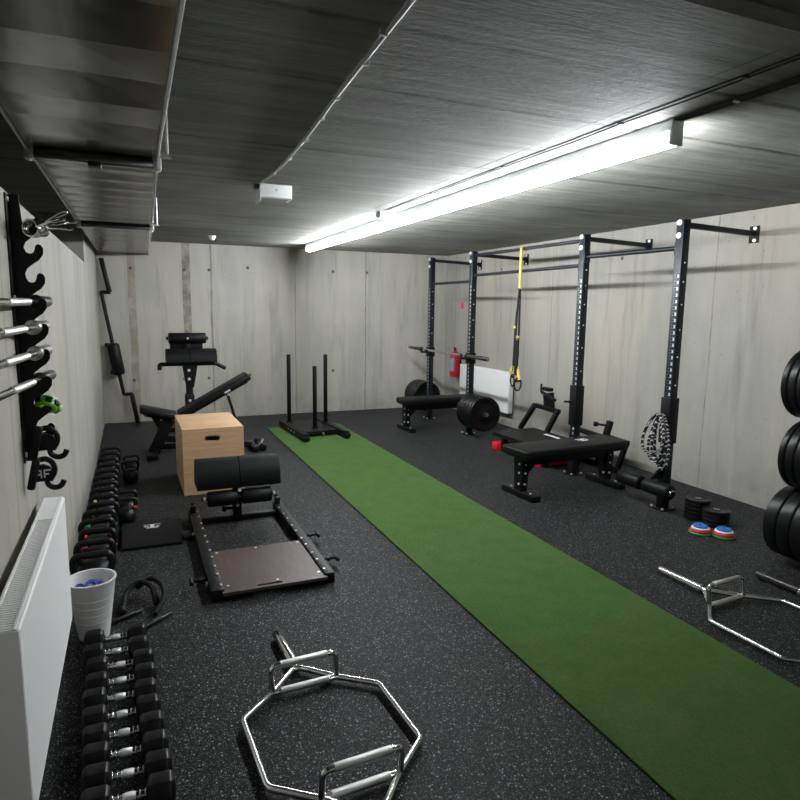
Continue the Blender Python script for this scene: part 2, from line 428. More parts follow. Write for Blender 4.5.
e = thing('emergency_light', 'white rectangular box bracketed under the ceiling at the end of the pale cable', 'emergency light', (1.388, 4.62, H))
MB().box(-.112, .112, -.012, .012, -.052, .02, .004).box(-.112, .112, -.006, .05, -.07, -.05, .003).build('front_panel', M['whiteplastic'], e)
MB().box(-.116, -.110, -.01, .16, -.10, -.0, .002).build('side_plate', M['whiteplastic'], e)
MB().box(.105, .112, -.01, .14, -.078, -.066, .002).box(-.06, .06, .03, .12, -.05, 0, .004).build('bracket', M['whiteplastic'], e)
MB().cyl((0, -.018, -.018), (0, -.012, -.018), .008, 12).build('indicator', M['jointbox'], e)
for ch in e.children: ch.location.z = -.021
MB().box(-.145, -.10, .02, .10, -.03, 0, .005).build('cable_gland', M['cable'], e)

s = thing('smoke_detector', 'small white smoke detector on the ceiling near the back wall', 'smoke detector', (1.372, 8.32, H))
MB().cyl((0, 0, -.018), (0, 0, 0), .05, 24, .004).build('base', M['whiteplastic'], s)
MB().lathe([(0, -.055), (.022, -.054), (.034, -.044), (.042, -.018)], None, 24).build('sensor_head', M['whiteplastic'], s)

# ------------------------------------------------------------------ air duct
ad = thing('air_duct', 'large galvanised sheet metal air duct under the ceiling along the left wall', 'air duct', (0, 0, 0))
def duct_section(y0, y1, zb0, zb1, step, xa, xb, x0=.05):
    mb = MB(); n = max(2, int(round((y1 - y0) / step))); ys = [y0 + (y1 - y0) * i / n for i in range(n + 1)]
    prof = []
    b = bmesh.new(); rows = []
    for i in range(n):
        z = zb0 + (zb1 - zb0) * i / n
        x1 = xa + (xb - xa) * i / n
        for y, dz in ((ys[i] + .003, .006 * (i % 2)), (ys[i + 1] - .003, .006 * ((i + 1) % 2))):
            rows.append([b.verts.new(p) for p in ((x0, y, H - .001), (x0, y, z + dz), ((x0 + x1) / 2, y, z + dz * 1.5), (x1, y, z + dz), (x1, y, H - .001))])
    for A, B in zip(rows, rows[1:]):
        for k in range(4): b.faces.new((A[k], A[k + 1], B[k + 1], B[k]))
        b.faces.new((A[4], A[0], B[0], B[4]))
    b.faces.new(rows[0]); b.faces.new(rows[-1][::-1])
    mb._merge(b); return mb.build('duct_section', M['duct'], ad, flat=True)
duct_section(-2.3, 3.02, 2.255, 2.262, .25, .490, .522)
duct_section(3.06, 5.72, 2.264, 2.285, .14, .524, .582)
duct_section(5.76, 9.485, 2.285, 2.325, .30, .584, .655)
for y, z, xr in ((3.04, 2.262, .523), (5.74, 2.285, .583)):
    f = MB().box(.035, xr + .017, y - .024, y + .024, z - .035, z + .004, .004).box(xr - .005, xr + .025, y - .02, y + .02, z, H - .002, .003).build('flange', M['duct'], ad)
    for x in (.030, xr - .010):
        MB().box(x, x + .034, y - .030, y + .030, z - .040, z + .008, .003).build('corner_bracket', M['zinc'], f)
        MB().cyl((x + .017, y, z - .044), (x + .017, y, z - .038), .008, 8).build('bolt', M['bolt'], f)
    MB().cyl((xr + .045, y - .12, z), (xr + .045, y - .12, H), .005, 8).box(xr + .006, xr + .06, y - .14, y - .10, z - .008, z + .002).build('hanger_rod', M['zinc'], ad)
MB().box(.26, .31, 3.0, 3.08, 2.212, 2.232, .003).build('flange_clamp', M['black'], ad)
for y0, y1, z0, z1, xa, xb in ((-2.3, 3.01, 2.250, 2.258, .490, .522), (3.07, 5.71, 2.260, 2.280, .524, .582), (5.77, 9.48, 2.281, 2.321, .584, .655)):
    MB().bar((xa + .008, y0, z0), (xb + .008, y1, z1), .009, .014, bev=.002).build('edge_seam', M['zinc'], ad, 'bright folded metal edge')
    MB().bar((.044, y0, z0), (.044, y1, z1), .009, .014, bev=.002).build('edge_seam', M['zinc'], ad, 'bright folded metal edge')

# ------------------------------------------------------------------ wall bar racks with bars
def bar_rack(y, hooks, label, full=True):
    t = thing('bar_rack', label, 'bar rack', (0, y, 0), 0, None)
    z0, z1 = hooks[-1] - .115, hooks[0] + .105
    out = [(.006, z0), (.040, z0)]
    for hz in hooks[::-1]:
        # lower arm curve, rounded tip, throat, back up the strip
        out += [(.042, hz - .085), (.052, hz - .062), (.070, hz - .046), (.092, hz - .030), (.106, hz - .010), (.108, hz + .012), (.102, hz + .024), (.092, hz + .028), (.083, hz + .022), (.080, hz + .008), (.075, hz - .004), (.065, hz - .008), (.053, hz - .004), (.046, hz + .010), (.044, hz + .030)]
    out += [(.040, z1), (.006, z1)]
    MB().prism(out, -.004, .004, 'xz').build('hook_plate', M['black'], t)
    MB().box(0, .006, -.045, .006, z0, z1, .001).build('wall_flange', M['black'], t)
    for z in (z1 - .02, z1 - .37, z0 + .03):
        MB().cyl((.006, -.025, z), (.011, -.025, z), .010, 12).build('bolt', M['bolt'], t)
    return t
bars = [((1.30, 1.640), (3.122, 1.648), 'dark'), ((1.30, 1.568), (2.989, 1.549), 'bright'), ((1.30, 1.494), (3.003, 1.449), 'bright'), ((1.30, 1.430), (3.089, 1.334), 'dark')]
def barz(i, y):
    (a, za), (b, zb), _ = bars[i]; return za + (zb - za) * (y - a) / (b - a)
hk = [1.93, 1.835, 1.73] + [barz(i, 2.72) - .016 + .008 for i in range(4)] + [1.262, 1.163]
bar_rack(2.72, hk, 'black wall rack with curved hooks, bars resting in it, above the radiator end')
hk2 = [1.93, 1.835, 1.73] + [barz(i, 1.45) - .008 for i in range(4)] + [1.262, 1.163]
bar_rack(1.45, hk2, 'second black hook rack on the left wall, at the near ends of the bars')
blab = ['topmost steel bar on the wall rack with a dark grey end', 'second bar from the top on the wall rack, bright steel end',
        'third bar from the top on the wall rack, bright steel end', 'lowest steel bar on the wall rack with a dark grey end']
for i, ((ya, za), (yb, zb), kind) in enumerate(bars):
    t = thing('attachment_bar', blab[i], 'bar', (.066, yb, barz(i, yb) + .006), 0, 'steel bars on the wall rack')
    d = Vector((0, yb - ya, zb - za)).normalized()
    P = lambda k: tuple(d * k)
    MB().cyl(P(-(yb - ya)), P(-.36), .0115, 16).build('shaft', M['chrome'], t)
    MB().cyl(P(-.98), P(-.55), .0128, 16).build('knurled_grip', M['knurl'], t, 'knurled grey grip')
    MB().cyl(P(-.36), P(-.335), .027, 20, .003).cyl(P(-.335), P(0), .0225, 20, .003).build('end_sleeve', M['darksteel'] if kind == 'dark' else M['steel'], t)

# spring clips on the top hook
def spring_clip(label, loc, rot):
    t = thing('spring_clip', label, 'spring clip', loc, 0, 'chrome spring clips on the wall rack'); t.rotation_euler = rot
    mb = MB(); pts = [(.030 * math.cos(a), (a / (2 * PI)) * .0085, .030 * math.sin(a)) for a in [k * PI / 10 for k in range(0, 78)]]
    mb.tube(pts, .0034, 8).build('coil', M['chrome'], t)
    mb = MB()
    for y, dz in ((-.0, .016), (.033, -.016)):
        mb.tube(fillet([(.028, y, .0), (.075, y, dz * .5), (.125, y, dz), (.135, y + .018, dz), (.120, y + .030, dz * .9), (.085, y + .012, dz * .5)], .01), .0034, 8)
    mb.build('handle', M['chrome'], t); return t
spring_clip('chrome spring clip on the top rack hook, farther from the wall', (.088, 2.735, 1.925), (0, -.30, -.65))
spring_clip('chrome spring clip on the top rack hook, nearer the wall', (.074, 2.665, 1.915), (0, -.12, -.55))
# lime collar
cl = thing('bar_collar', 'lime green bar collar hanging on the wall rack below the bars', 'collar', (.083, 2.735, 1.262)); cl.rotation_euler = (-.62, .35, .25)
MB().lathe([(.024, -.02), (.036, -.02), (.039, -.012), (.039, .012), (.036, .02), (.024, .02), (.024, -.02)], None, 28).build('ring', M['green'], cl)
for a in (-2.6, -1.7, -.8): MB().obox((.039 * math.cos(a), .039 * math.sin(a), 0), (.010, .024, .022), Matrix.Rotation(a, 3, 'Z'), .003).build('pad', M['black'], cl, 'black square pad')
MB().obox((.043, .014, 0), (.018, .042, .03), Matrix.Rotation(.3, 3, 'Z'), .004).build('lever', M['green'], cl)
# J cups hanging from the lowest hooks
def j_hook(label, loc, rz, mark):
    t = thing('j_hook', label, 'j hook', loc, rz, 'black J hooks hung on the wall rack')
    mb = MB().prism([(-.022, -.012), (.028, -.012), (.040, .010), (.036, .040), (.012, .052), (-.022, .048)], -.010, .010, 'xz')
    for path in ([(-.006, 0, .07), (.02, 0, .075), (.045, 0, .055), (.05, 0, .02), (.03, 0, -.012)], [(.02, 0, .0), (.022, 0, -.03), (.045, 0, -.045), (.068, 0, -.040), (.078, 0, -.018)]):
        mb.tube(fillet(path, .02, 5), .0105, 10)
    mb.build('hook_plate', M['black'], t)
    MB().cyl((-.036, -.022, -.035), (-.010, -.028, .085), .014, 16, .004).build('roller', M['foam'], t)
    if mark:
        mb = MB(); y0, y1 = -.0120, -.0098
        for sx, x in ((1, .010), (-1, .004)):
            mb.box(min(x, x + sx * .005), max(x, x + sx * .005), y0, y1, .002, .034)
            mb.box(min(x, x + sx * .024), max(x, x + sx * .024), y0, y1, .028, .034)
            mb.box(min(x, x + sx * .017), max(x, x + sx * .017), y0, y1, .013, .019)
        mb.build('logo', M['print'], t, 'white mirrored double F logo')
    return t
j_hook('black J hook with white double F mark, lowest on the wall rack', (.052, 2.685, .985), .15, True)
j_hook('plain black J hook above the one marked with double F', (.068, 2.685, 1.105), .12, False)

# ------------------------------------------------------------------ left radiator
def radiator(name, label, loc, rz, Ln, h, dep, z0, flutes=True):
    # local: length along +Y from 0..Ln, back at x=0, front at x=dep
    t = thing(name, label, 'radiator', loc, rz)
    mb = MB(); n = int(Ln / .0333); b = bmesh.new(); rows = []
    for i in range(n):
        y0 = Ln * i / n; w = Ln / n
        for dy, dx in ((0, 0), (w * .2, -.0022 if flutes else 0), (w * .35, -.0022 if flutes else 0), (w * .55, 0)):
            rows.append([b.verts.new((dep + dx, y0 + dy, z)) for z in (z0 + .02, z0 + h - .025)])
    rows.append([b.verts.new((dep, Ln, z)) for z in (z0 + .02, z0 + h - .025)])
    for A, B in zip(rows, rows[1:]): b.faces.new((A[0], B[0], B[1], A[1]))
    mb._merge(b)
    mb.box(dep - .012, dep, 0, Ln, z0, z0 + .021, .004).box(dep - .016, dep + .001, 0, Ln, z0 + h - .028, z0 + h - .002, .006)
    mb.box(0.0, .012, 0, Ln, z0, z0 + h - .02, .003)
    mb.build('panel', M['white'], t, sharp=50)
    MB().box(0, dep - .001, -.003, .004, z0 + .005, z0 + h - .006, .002).build('side_cover', M['white'], t)
    MB().box(0, dep - .001, Ln - .004, Ln + .003, z0 + .005, z0 + h - .006, .002).build('side_cover', M['white'], t)
    g = MB(); k = int(Ln / .014)
    g.box(.002, .012, 0, Ln, z0 + h - .012, z0 + h, .002).box(dep - .018, dep - .008, 0, Ln, z0 + h - .012, z0 + h, .002)
    for i in range(k + 1):
        y = .004 + (Ln - .008) * i / k; g.box(.010, dep - .016, y - .0032, y + .0032, z0 + h - .008, z0 + h - .002)
    g.box(.004, dep - .006, Ln - .30, Ln, z0 + h - .006, z0 + h - .001)
    g.build('top_grille', M['white'], t, 'white slotted top grille')
    v = MB().cyl((dep * .5, .05, .0), (dep * .5, .05, z0 + .03), .008, 12).cyl((dep * .5, .10, .0), (dep * .5, .10, z0 + .03), .008, 12)
    v.box(dep * .5 - .02, dep * .5 + .02, .03, .12, z0 - .06, z0 - .02, .004)
    v.build('valve_pipes', M['bolt'], t)
    MB().box(-.026, 0, .15, .18, z0 + .05, z0 + h - .06).box(-.026, 0, Ln - .18, Ln - .15, z0 + .05, z0 + h - .06).build('wall_bracket', M['white'], t)
    return t
radiator('radiator', 'white panel radiator on the left wall below the bar rack', (.027, 1.72, 0), 0, 1.185, .545, .078, .30)

# ------------------------------------------------------------------ bucket and clips in it
bk = thing('bucket', 'white plastic bucket between the radiator end and the kettlebells', 'bucket', (.158, 3.300, 0))
MB().lathe([(0, .004), (.062, .004), (.066, 0), (.070, .004), (.110, .296), (.115, .302), (.115, .308), (.106, .308), (.066, .012), (0, .012)], None, 48).build('shell', M['whiteplastic'], bk)
mb = MB()
for z in (.06, .10, .14, .18, .22): r = .0695 + .040 * (z - .004) / .292; mb.lathe([(r, z - .004), (r + .0015, z), (r, z + .004)], None, 48)
mb.build('ribs', M['whiteplastic'], bk)
for i, (x, y, z, rz, mt, lab) in enumerate([(.0, .005, .262, .4, 'blue', 'blue clamp collar in the white bucket, right one'), (-.052, .0, .250, -.5, 'blue', 'blue clamp collar in the white bucket, against the radiator'),
                                     (.028, -.02, .245, 1.2, 'red', 'red clamp collar under the blue ones in the white bucket')]):
    t = thing('bar_collar', lab, 'collar', (.158 + x, 3.300 + y, z)); t.rotation_euler = (.9, .3 * i, rz)
    MB().lathe([(.018, -.012), (.031, -.012), (.033, 0), (.031, .012), (.018, .012), (.018, -.012)], None, 20).build('ring', M[mt], t)
    MB().box(.028, .058, -.012, .0, -.01, .01, .002).box(.03, .05, .004, .014, -.012, .012, .002).build('lever', M[mt], t)
MB_heap = MB()
for k in range(26):
    a = random.uniform(0, 2 * PI); z = random.uniform(.03, .205); r = random.uniform(0, .022 + .13 * z)
    MB_heap.obox((.0 + r * math.cos(a), r * math.sin(a), z), (.05, .03, .022), Matrix.Rotation(random.uniform(0, 3), 3, 'Z') @ Matrix.Rotation(random.uniform(-.6, .6), 3, 'X'), .005)
hp = MB_heap.build('collar_heap', M['blue'], None, loc=(.158, 3.300, 0)); hp['kind'] = 'stuff'
tag(hp, 'heap of blue clips filling the lower half of the white bucket', 'clips')

# ------------------------------------------------------------------ kettlebells
rk = random.Random(3)
def kettlebell(x, y, s, rz, band, label, bandlabel):
    t = thing('kettlebell', label, 'kettlebell', (x, y, 0), rz, 'kettlebells along the left wall')
    R = .095 * s
    MB().lathe([(0, 0), (.05 * s, 0), (.062 * s, .006 * s), (.085 * s, .035 * s), (R, .085 * s), (.091 * s, .125 * s), (.072 * s, .158 * s), (.045 * s, .178 * s), (0, .186 * s)], None, 28).build('bell', M['iron'], t)
    hs = fillet([(-.062 * s, 0, .15 * s), (-.094 * s, 0, .210 * s), (-.084 * s, 0, .272 * s), (.084 * s, 0, .272 * s), (.094 * s, 0, .210 * s), (.062 * s, 0, .15 * s)], .04 * s, 6)
    MB().tube(hs, .0175 * s, 12).build('handle', M['iron'], t)
    if band:
        for sx in (-1, 1):
            MB().cyl((sx * .074 * s, 0, .172 * s), (sx * .086 * s, 0, .196 * s), .0205 * s, 14, .002).build('colour_band', M[band], t, bandlabel)
    return t
ords = ['first', 'second', 'third', 'fourth', 'fifth', 'sixth', 'seventh', 'eighth', 'ninth', 'tenth', 'eleventh', 'twelfth', 'thirteenth', 'fourteenth', 'fifteenth', 'sixteenth']
ys = [3.66, 3.87, 4.08, 4.29, 4.49, 4.68, 4.88, 5.08, 5.29, 5.50, 5.72, 5.96, 6.20, 6.45, 6.72]
for i, y in enumerate(ys):
    s = 1.07 - .016 * i
    band = {2: 'bandred', 3: 'bandred', 4: 'bandgreen', 7: 'bandyellow'}.get(i)
    bl = {2: 'orange-red band', 3: 'orange-red band', 4: 'green band', 7: 'yellow band'}.get(i)
    lab = 'black kettlebell, %s from the white bucket in the row against the left wall' % ords[i]
    if i == 2: lab = 'black kettlebell with red bands, nearer of the two red banded ones by the wall'
    if i == 3: lab = 'black kettlebell with red bands, farther of the two red banded ones by the wall'
    if i == 7: lab = 'black kettlebell with a yellow band on its handle in the wall row'
    kettlebell(.150 + rk.uniform(-.012, .012), y, s, rk.uniform(-.15, .15), band, lab, bl)
for (x, y, s, band, lab) in [(.300, 4.98, .74, 'bandred', 'small red banded kettlebell in front of the wall row, near the black exercise pad'),
                             (.305, 5.18, .74, 'bandgreen', 'small green banded kettlebell in front of the wall row'),
                             (.330, 6.18, .76, None, 'small plain kettlebell nearer the incline bench, out of the wall row'),
                             (.338, 6.45, .72, None, 'farthest small kettlebell outside the wall row')]:
    kettlebell(x, y, s, .1, band, lab, 'red band' if band == 'bandred' else 'green band')

# ------------------------------------------------------------------ dumbbells
def dumbbell_parts(t, Ln, hx):
    hl = Ln * .31; hd = Ln / 2 - hl
    for sx in (-1, 1):
        mb = MB(); b = bmesh.new()
        rings = []
        for x, k in ((hd, .80), (hd + .012, 1), (Ln / 2 - .014, 1), (Ln / 2, .78)):
            rings.append([b.verts.new((sx * x, hx / 1.732 * k * math.cos(PI / 3 * q), hx / 1.732 * k * math.sin(PI / 3 * q) + hx / 2)) for q in range(6)])
        for A, B in zip(rings, rings[1:]):
            for q in range(6): b.faces.new((A[q], A[(q + 1) % 6], B[(q + 1) % 6], B[q]))
        b.faces.new(rings[0]); b.faces.new(rings[-1])
        bmesh.ops.recalc_face_normals(b, faces=b.faces[:])
        bmesh.ops.bevel(b, geom=b.edges[:], offset=.004, segments=2, profile=.5, affect='EDGES')
        mb._merge(b)
        hd_o = mb.build('hex_head', M['rubber'], t, sharp=25)
        MB().cyl((sx * (Ln / 2 - .001), 0, hx / 2), (sx * (Ln / 2 + .002), 0, hx / 2), hx * .27, 20).build('end_disc', M['iron'], hd_o)
    z = hx / 2
    MB().tube([(-hd - .005, 0, z), (-hd * .8, 0, z), (-hd * .45, 0, z), (hd * .45, 0, z), (hd * .8, 0, z), (hd + .005, 0, z)], .012, 16, radii=[.0125, .0125, .0135, .0135, .0125, .0125]).build('handle', M['chrome'], t)
    MB().tube([(-hd * .38, 0, z), (-hd * .2, 0, z), (hd * .2, 0, z), (hd * .38, 0, z)], .016, 16, radii=[.0150, .0175, .0175, .0150]).build('knurled_grip', M['knurl'], t, 'knurled steel grip')
    for k in (-.92, -.62, .62, .92):
        MB().cyl((hd * k - .003, 0, z), (hd * k + .003, 0, z), .0185, 16, .002).build('grip_ring', M['chrome'], t)
dx = [.261, .266, .285, .290, .287, .295, .303, .311, .317, .321]
dyy = [3.150, 3.012, 2.885, 2.755, 2.632, 2.508, 2.387, 2.270, 2.155, 2.040]
for i in range(10):
    lab = 'hex dumbbell with chrome grip, %s from the white bucket in the floor row' % ords[i]
    if i == 0: lab = 'hex dumbbell with chrome grip right beside the white bucket, farthest of the row'
    if i == 9: lab = 'hex dumbbell with chrome grip nearest the camera in the floor row'
    t = thing('hex_dumbbell', lab, 'dumbbell', (dx[i], dyy[i], 0), -.02 + rk.uniform(-.03, .03), 'hex dumbbells lined up beside the left radiator')
    dumbbell_parts(t, .272 + .0015 * i, .095 + .0002 * i)

# cable handles in a heap on the floor
t = thing('rope_handle', 'black looped rope attachment lying beside the dumbbells', 'rope handle', (.385, 3.53, 0))
MB().tube(fillet([(-.10, -.05, .016), (-.085, .12, .05), (-.02, .17, .09), (.05, .10, .085), (.07, -.02, .03)], .06, 6), .0145, 12).build('rope', M['webbing'], t)
MB().tube(fillet([(-.03, .16, .05), (.05, .17, .10), (.11, .06, .095), (.115, -.05, .06), (.06, -.14, .02)], .06, 6), .0145, 12).build('rope', M['webbing'], t)
for p, q in (((-.10, -.06, .018), (-.105, -.015, .022)), ((.075, -.03, .022), (.065, .02, .045))): MB().cyl(p, q, .02, 14, .005).build('stopper', M['foam'], t)
t = thing('straight_grip', 'short black straight bar handle with a metal tip beside the rope attachment', 'bar handle', (.47, 3.36, 0))
MB().cyl((-.13, -.13, .014), (.0, -.02, .014), .013, 14, .002).build('grip', M['foam'], t)
MB().cyl((.0, -.02, .014), (.055, .027, .014), .007, 12).build('tip', M['darksteel'], t, 'thin grey metal tip')
t = thing('straight_grip', 'second short black bar handle lying across the rope attachment', 'bar handle', (.272, 3.395, 0))
MB().cyl((-.06, -.02, .014), (.075, .06, .014), .013, 14, .002).build('grip', M['foam'], t)
MB().cyl((.075, .06, .014), (.115, .084, .014), .007, 12).build('tip', M['darksteel'], t)

def wing_logo(mb, w, h, z, sc=1):
    # three thin strokes and a centre block, the little winged mark on the pads
    mb.box(-w / 2, w / 2, h * .30, h * .5, z, z + .0012); mb.box(-w * .34, w * .34, -h * .5, -h * .32, z, z + .0012)
    mb.box(-w * .12, w * .12, -h * .3, h * .3, z, z + .0012); mb.box(-w * .48, -w * .2, -h * .12, h * .05, z, z + .0012); mb.box(w * .2, w * .42, -h * .2, -h * .05, z, z + .0012)
# wedge pad
t = thing('wedge_pad', 'black rounded exercise pad with white logo on floor near the plyo box', 'exercise pad', (.462, 4.665, 0), .0)
MB().prism([(-.235, 0), (.22, 0), (.22, .045), (.10, .058), (-.06, .052), (-.235, .02)], -.19, .19, 'yz').build('pad', M['vinyl'], t, sharp=50)
mb = MB(); wing_logo(mb, .115, .085, 0); lg = mb.build('logo', M['print'], t, 'white winged logo'); lg.location = (.01, .06, .0566); lg.rotation_euler = (.0, 0, 0)
MB().box(.20, .27, -.17, -.05, 0, .03, .006).build('handle_flap', M['vinyl'], t)

# ------------------------------------------------------------------ plyo box
px0, px1, py0, py1, hz = .752, 1.272, 5.60, 6.40, .585
t = thing('plyo_box', 'light birch plywood jump box with a dark hand slot', 'plyo box', ((px0 + px1) / 2, (py0 + py1) / 2, 0), .012)
hw, hd_ = (px1 - px0) / 2, (py1 - py0) / 2
k = .018
MB().prism([(-hw, 0), (hw, 0), (hw, hz), (-hw, hz)], -hd_, -hd_ + k, 'xz', [slot(-.01, .495, .130, .046)]).build('front_panel', M['ply'], t)
MB().prism([(-hw, 0), (hw, 0), (hw, hz), (-hw, hz)], hd_ - k, hd_, 'xz', [slot(0, .495, .125, .038)]).build('back_panel', M['ply'], t)
for sx in (-1, 1):
    MB().prism([(-hd_ + k, 0), (hd_ - k, 0), (hd_ - k, hz - k), (-hd_ + k, hz - k)], sx * hw - (k if sx > 0 else 0), sx * hw + (k if sx < 0 else 0), 'yz', [slot(-.12, .47, .18, .04), slot(-.26, .30, .12, .05)]).build('side_panel', M['ply'], t)
MB().box(-hw, hw, -hd_ + k, hd_ - k, hz - k, hz, .002).build('top_panel', M['ply'], t)
MB().box(-hw + k, hw - k, -hd_ + k, hd_ - k, .05, .068).build('inner_shelf', M['ply'], t)
mb = MB()
for i in range(7): mb.box(-hw + .004 + i * .0755, -hw + .014 + i * .0755, -hd_ - .0006, -hd_, hz - .010, hz - .008)
mb.cyl((-hw + .06, -hd_ + .10, hz), (-hw + .06, -hd_ + .10, hz + .0006), .008, 12).build('joint_mark', M['plydark'], t)

# ------------------------------------------------------------------ nordic curl machine
t = thing('leg_curl_machine', 'low black floor machine with brown plywood deck and padded roller', 'exercise machine', (1.090, 4.82, 0))
def L_(x, y, z): return (x - 1.10, y - 4.87, z)
for nm, x0, x1, y0, y1 in (('l', .750, .822, 3.50, 5.02), ('r', 1.405, 1.468, 3.50, 5.02)):
    r = MB().box(x0 - 1.10, x1 - 1.10, y0 - 4.87, y1 - 4.87, 0.004, .070, .004)
    r = r.build('side_rail', M['black'], t)
    xi = x1 if nm == 'l' else x0
    for j in range(11):
        y = 3.56 + j * .138 + (.02 if j % 2 else 0)
        MB().cyl(L_(xi - .012 if nm == 'l' else xi + .012, y, .069), L_(xi - .012 if nm == 'l' else xi + .012, y, .077), .0075, 8).build('bolt', M['bolt'], r)
    if nm == 'l':
        for y in (3.66, 4.52): MB().cyl(L_(.748, y, .045), L_(.738, y, .045), .012, 10).build('bolt', M['bolt'], r)
MB().box(-.30, .32, -.025, .025, .004, .042, .004).build('cross_tube', M['black'], t)
MB().box(-.30, .32, -1.34, -1.29, .005, .035, .004).build('cross_tube', M['black'], t)
MB().box(-.32, .34, -.80, -.76, .02, .055, .004).build('cross_tube', M['black'], t)
MB().prism([(-.288, -1.395), (.316, -1.395), (.309, -.755), (-.278, -.755)], .040, .058, 'xy', [slot(-.02, -1.36, .15, .022)]).build('deck', M['plydark'], t, 'brown film faced plywood deck')
for x, y in ((-.25, -.79), (.0, -.785), (.28, -.79), (-.25, -1.31), (.285, -1.31), (.03, -1.33)): MB().cyl((x, y, .058), (x, y, .062), .009, 10).build('deck_bolt', M['bolt'], t)
MB().box(-.032, .032, -.032, .032, .0, .27, .004).build('post', M['black'], t)
MB().cyl((-.032, -.01, .10), (-.085, -.01, .10), .012, 12).cyl((-.085, -.01, .10), (-.115, -.01, .10), .024, 16, .005).build('knob', M['black'], t)
MB().cyl((0, -.034, .125), (0, -.040, .125), .012, 10).cyl((0, -.15, .278), (0, -.156, .278), .013, 10).build('bolt', M['bolt'], t)
MB().bar((0, -.14, .20), (0, .12, .30), .06, .05).build('pad_carrier', M['black'], t)
for x0, x1 in ((-.300, .008), (.014, .315)):
    o = [(-.125 + .0, .290), (.115, .290)] + [(-.005 + .125 * math.cos(a), .325 + .180 * math.sin(a)) for a in [k * PI / 12 for k in range(0, 13)]]
    MB().prism(o, x0, x1, 'yz').build('saddle_pad', M['vinyl'], t, sharp=50)
MB().cyl((-.27, -.10, .212), (.275, -.10, .212), .012, 12).build('roller_axle', M['black'], t)
for x0, x1 in ((-.230, -.012), (.020, .245)): MB().cyl((x0, -.10, .212), (x1, -.10, .212), .058, 28, .01).build('foam_roller', M['foam'], t)
for x0, x1 in ((-.258, -.240), (.255, .273)): MB().cyl((x0, -.10, .212), (x1, -.10, .212), .020, 14, .003).build('roller_cap', M['bolt'], t, 'bright metal roller cap')
for x, y, s in ((1.47, 4.21, 1), (1.47, 3.76, 1), (.745, 3.72, -1)):
    MB().cyl(L_(x, y, .05), L_(x + s * .085, y, .05), .011, 12).cyl(L_(x + s * .085, y - .045, .05), L_(x + s * .085, y + .045, .05), .012, 12, .003).cyl(L_(x + s * .03, y - .022, .05), L_(x + s * .03, y + .022, .05), .010, 10).build('band_peg', M['black'], t)
for x in (.78, 1.43): MB().box(x - 1.10 - .02, x - 1.10 + .02, .06, .11, .02, .12, .004).cyl(L_(x, 4.99, .12), L_(x, 4.99, .135), .012, 10).build('rail_stop', M['black'], t)

# ------------------------------------------------------------------ leaning cambered bar in the corner
t = thing('cambered_bar', 'black cambered barbell with neck pad leaning in the back left corner', 'barbell', (.424, 9.38, 0))
P3 = [(.066, 9.405, 2.246), (.150, 9.402, 1.795), (.048, 9.400, 1.80), (.105, 9.396, 1.42), (.262, 9.385, .41), (.362, 9.382, .415), (.424, 9.38, .004)]
P3 = [Vector(p) - Vector((.424, 9.38, 0)) for p in P3]
MB().tube(P3[0:2] + [P3[1] * .97 + P3[0] * .03], .03, 16) if False else None
MB().cyl(P3[0], P3[1], .031, 18, .004).build('sleeve', M['black'], t)
MB().cyl(P3[5], P3[6], .031, 18, .004).build('sleeve', M['black'], t)
MB().tube(fillet([P3[1] + V(.012, 0, 0), P3[2], P3[3], P3[4], P3[5] + V(.012, 0, 0)], .02, 4), .025, 14).build('shaft', M['black'], t)
pd = (P3[4] - P3[2]).normalized(); pc = P3[2] + pd * .93
MB().cyl(pc - pd * .23, pc + pd * .20, .078, 24, .025).build('neck_pad', M['foam'], t)
for k in (-.20, .17):
    q = pc + pd * k
    MB().cyl(q + V(0, -.02, 0), q + V(-.10, -.04, .02), .03, 16, .01).build('shoulder_handle', M['foam'], t)

# ------------------------------------------------------------------ back extension machine
t = thing('back_extension_machine', 'tall black machine with split hip pad and roller on one post by the back wall', 'exercise machine', (.985, 7.62, 0))
MB().box(-.035, .035, -.035, .035, .03, .98, .004).build('post', M['black'], t)
MB().box(-.05, .05, -.05, .05, .42, .62, .004).build('sleeve', M['black'], t)
MB().prism([(-.075, .97), (.10, .97), (.05, .70), (-.035, .70)], -.045, -.037, 'xz').build('gusset', M['black'], t)
for z in (.55, .80, .90): MB().cyl((0, -.046, z), (0, -.058, z), .016, 10).build('bolt', M['bolt'], t)
MB().box(-.40, .40, -.06, .0, 0, .06, .004).box(-.04, .04, -.06, .95, 0, .06, .004).box(-.35, .35, .93, .99, 0, .06, .004).build('base', M['black'], t)
MB().tube(fillet([(-.315, -.04, .91), (-.315, -.04, .975), (.30, -.04, .975), (.41, -.04, .915)], .03, 4), .024, 14).build('handle_bar', M['black'], t)
for x0, x1 in ((-.245, .005), (.012, .305)):
    MB().prism([(-.16, 1.00), (.10, 1.00), (.10, 1.07), (.05, 1.135), (-.03, 1.15), (-.12, 1.125), (-.16, 1.07)], x0, x1, 'yz').build('hip_pad', M['vinyl'], t, sharp=50)
MB().box(-.19, .17, .05, .09, 1.12, 1.23, .006).build('back_plate', M['black'], t)
MB().box(-.03, .03, .02, .07, .95, 1.28, .004).build('upper_post', M['black'], t)
MB().cyl((-.205, .03, 1.265), (.205, .03, 1.265), .062, 28, .01).build('foam_roller', M['foam'], t)
for x in (-.22, .22): MB().cyl((x - .012, .03, 1.265), (x + .012, .03, 1.265), .02, 12, .003).build('roller_cap', M['darksteel'], t)
MB().cyl((0, -.034, 1.265), (0, -.040, 1.265), .012, 10).build('roller_bolt', M['bolt'], t)

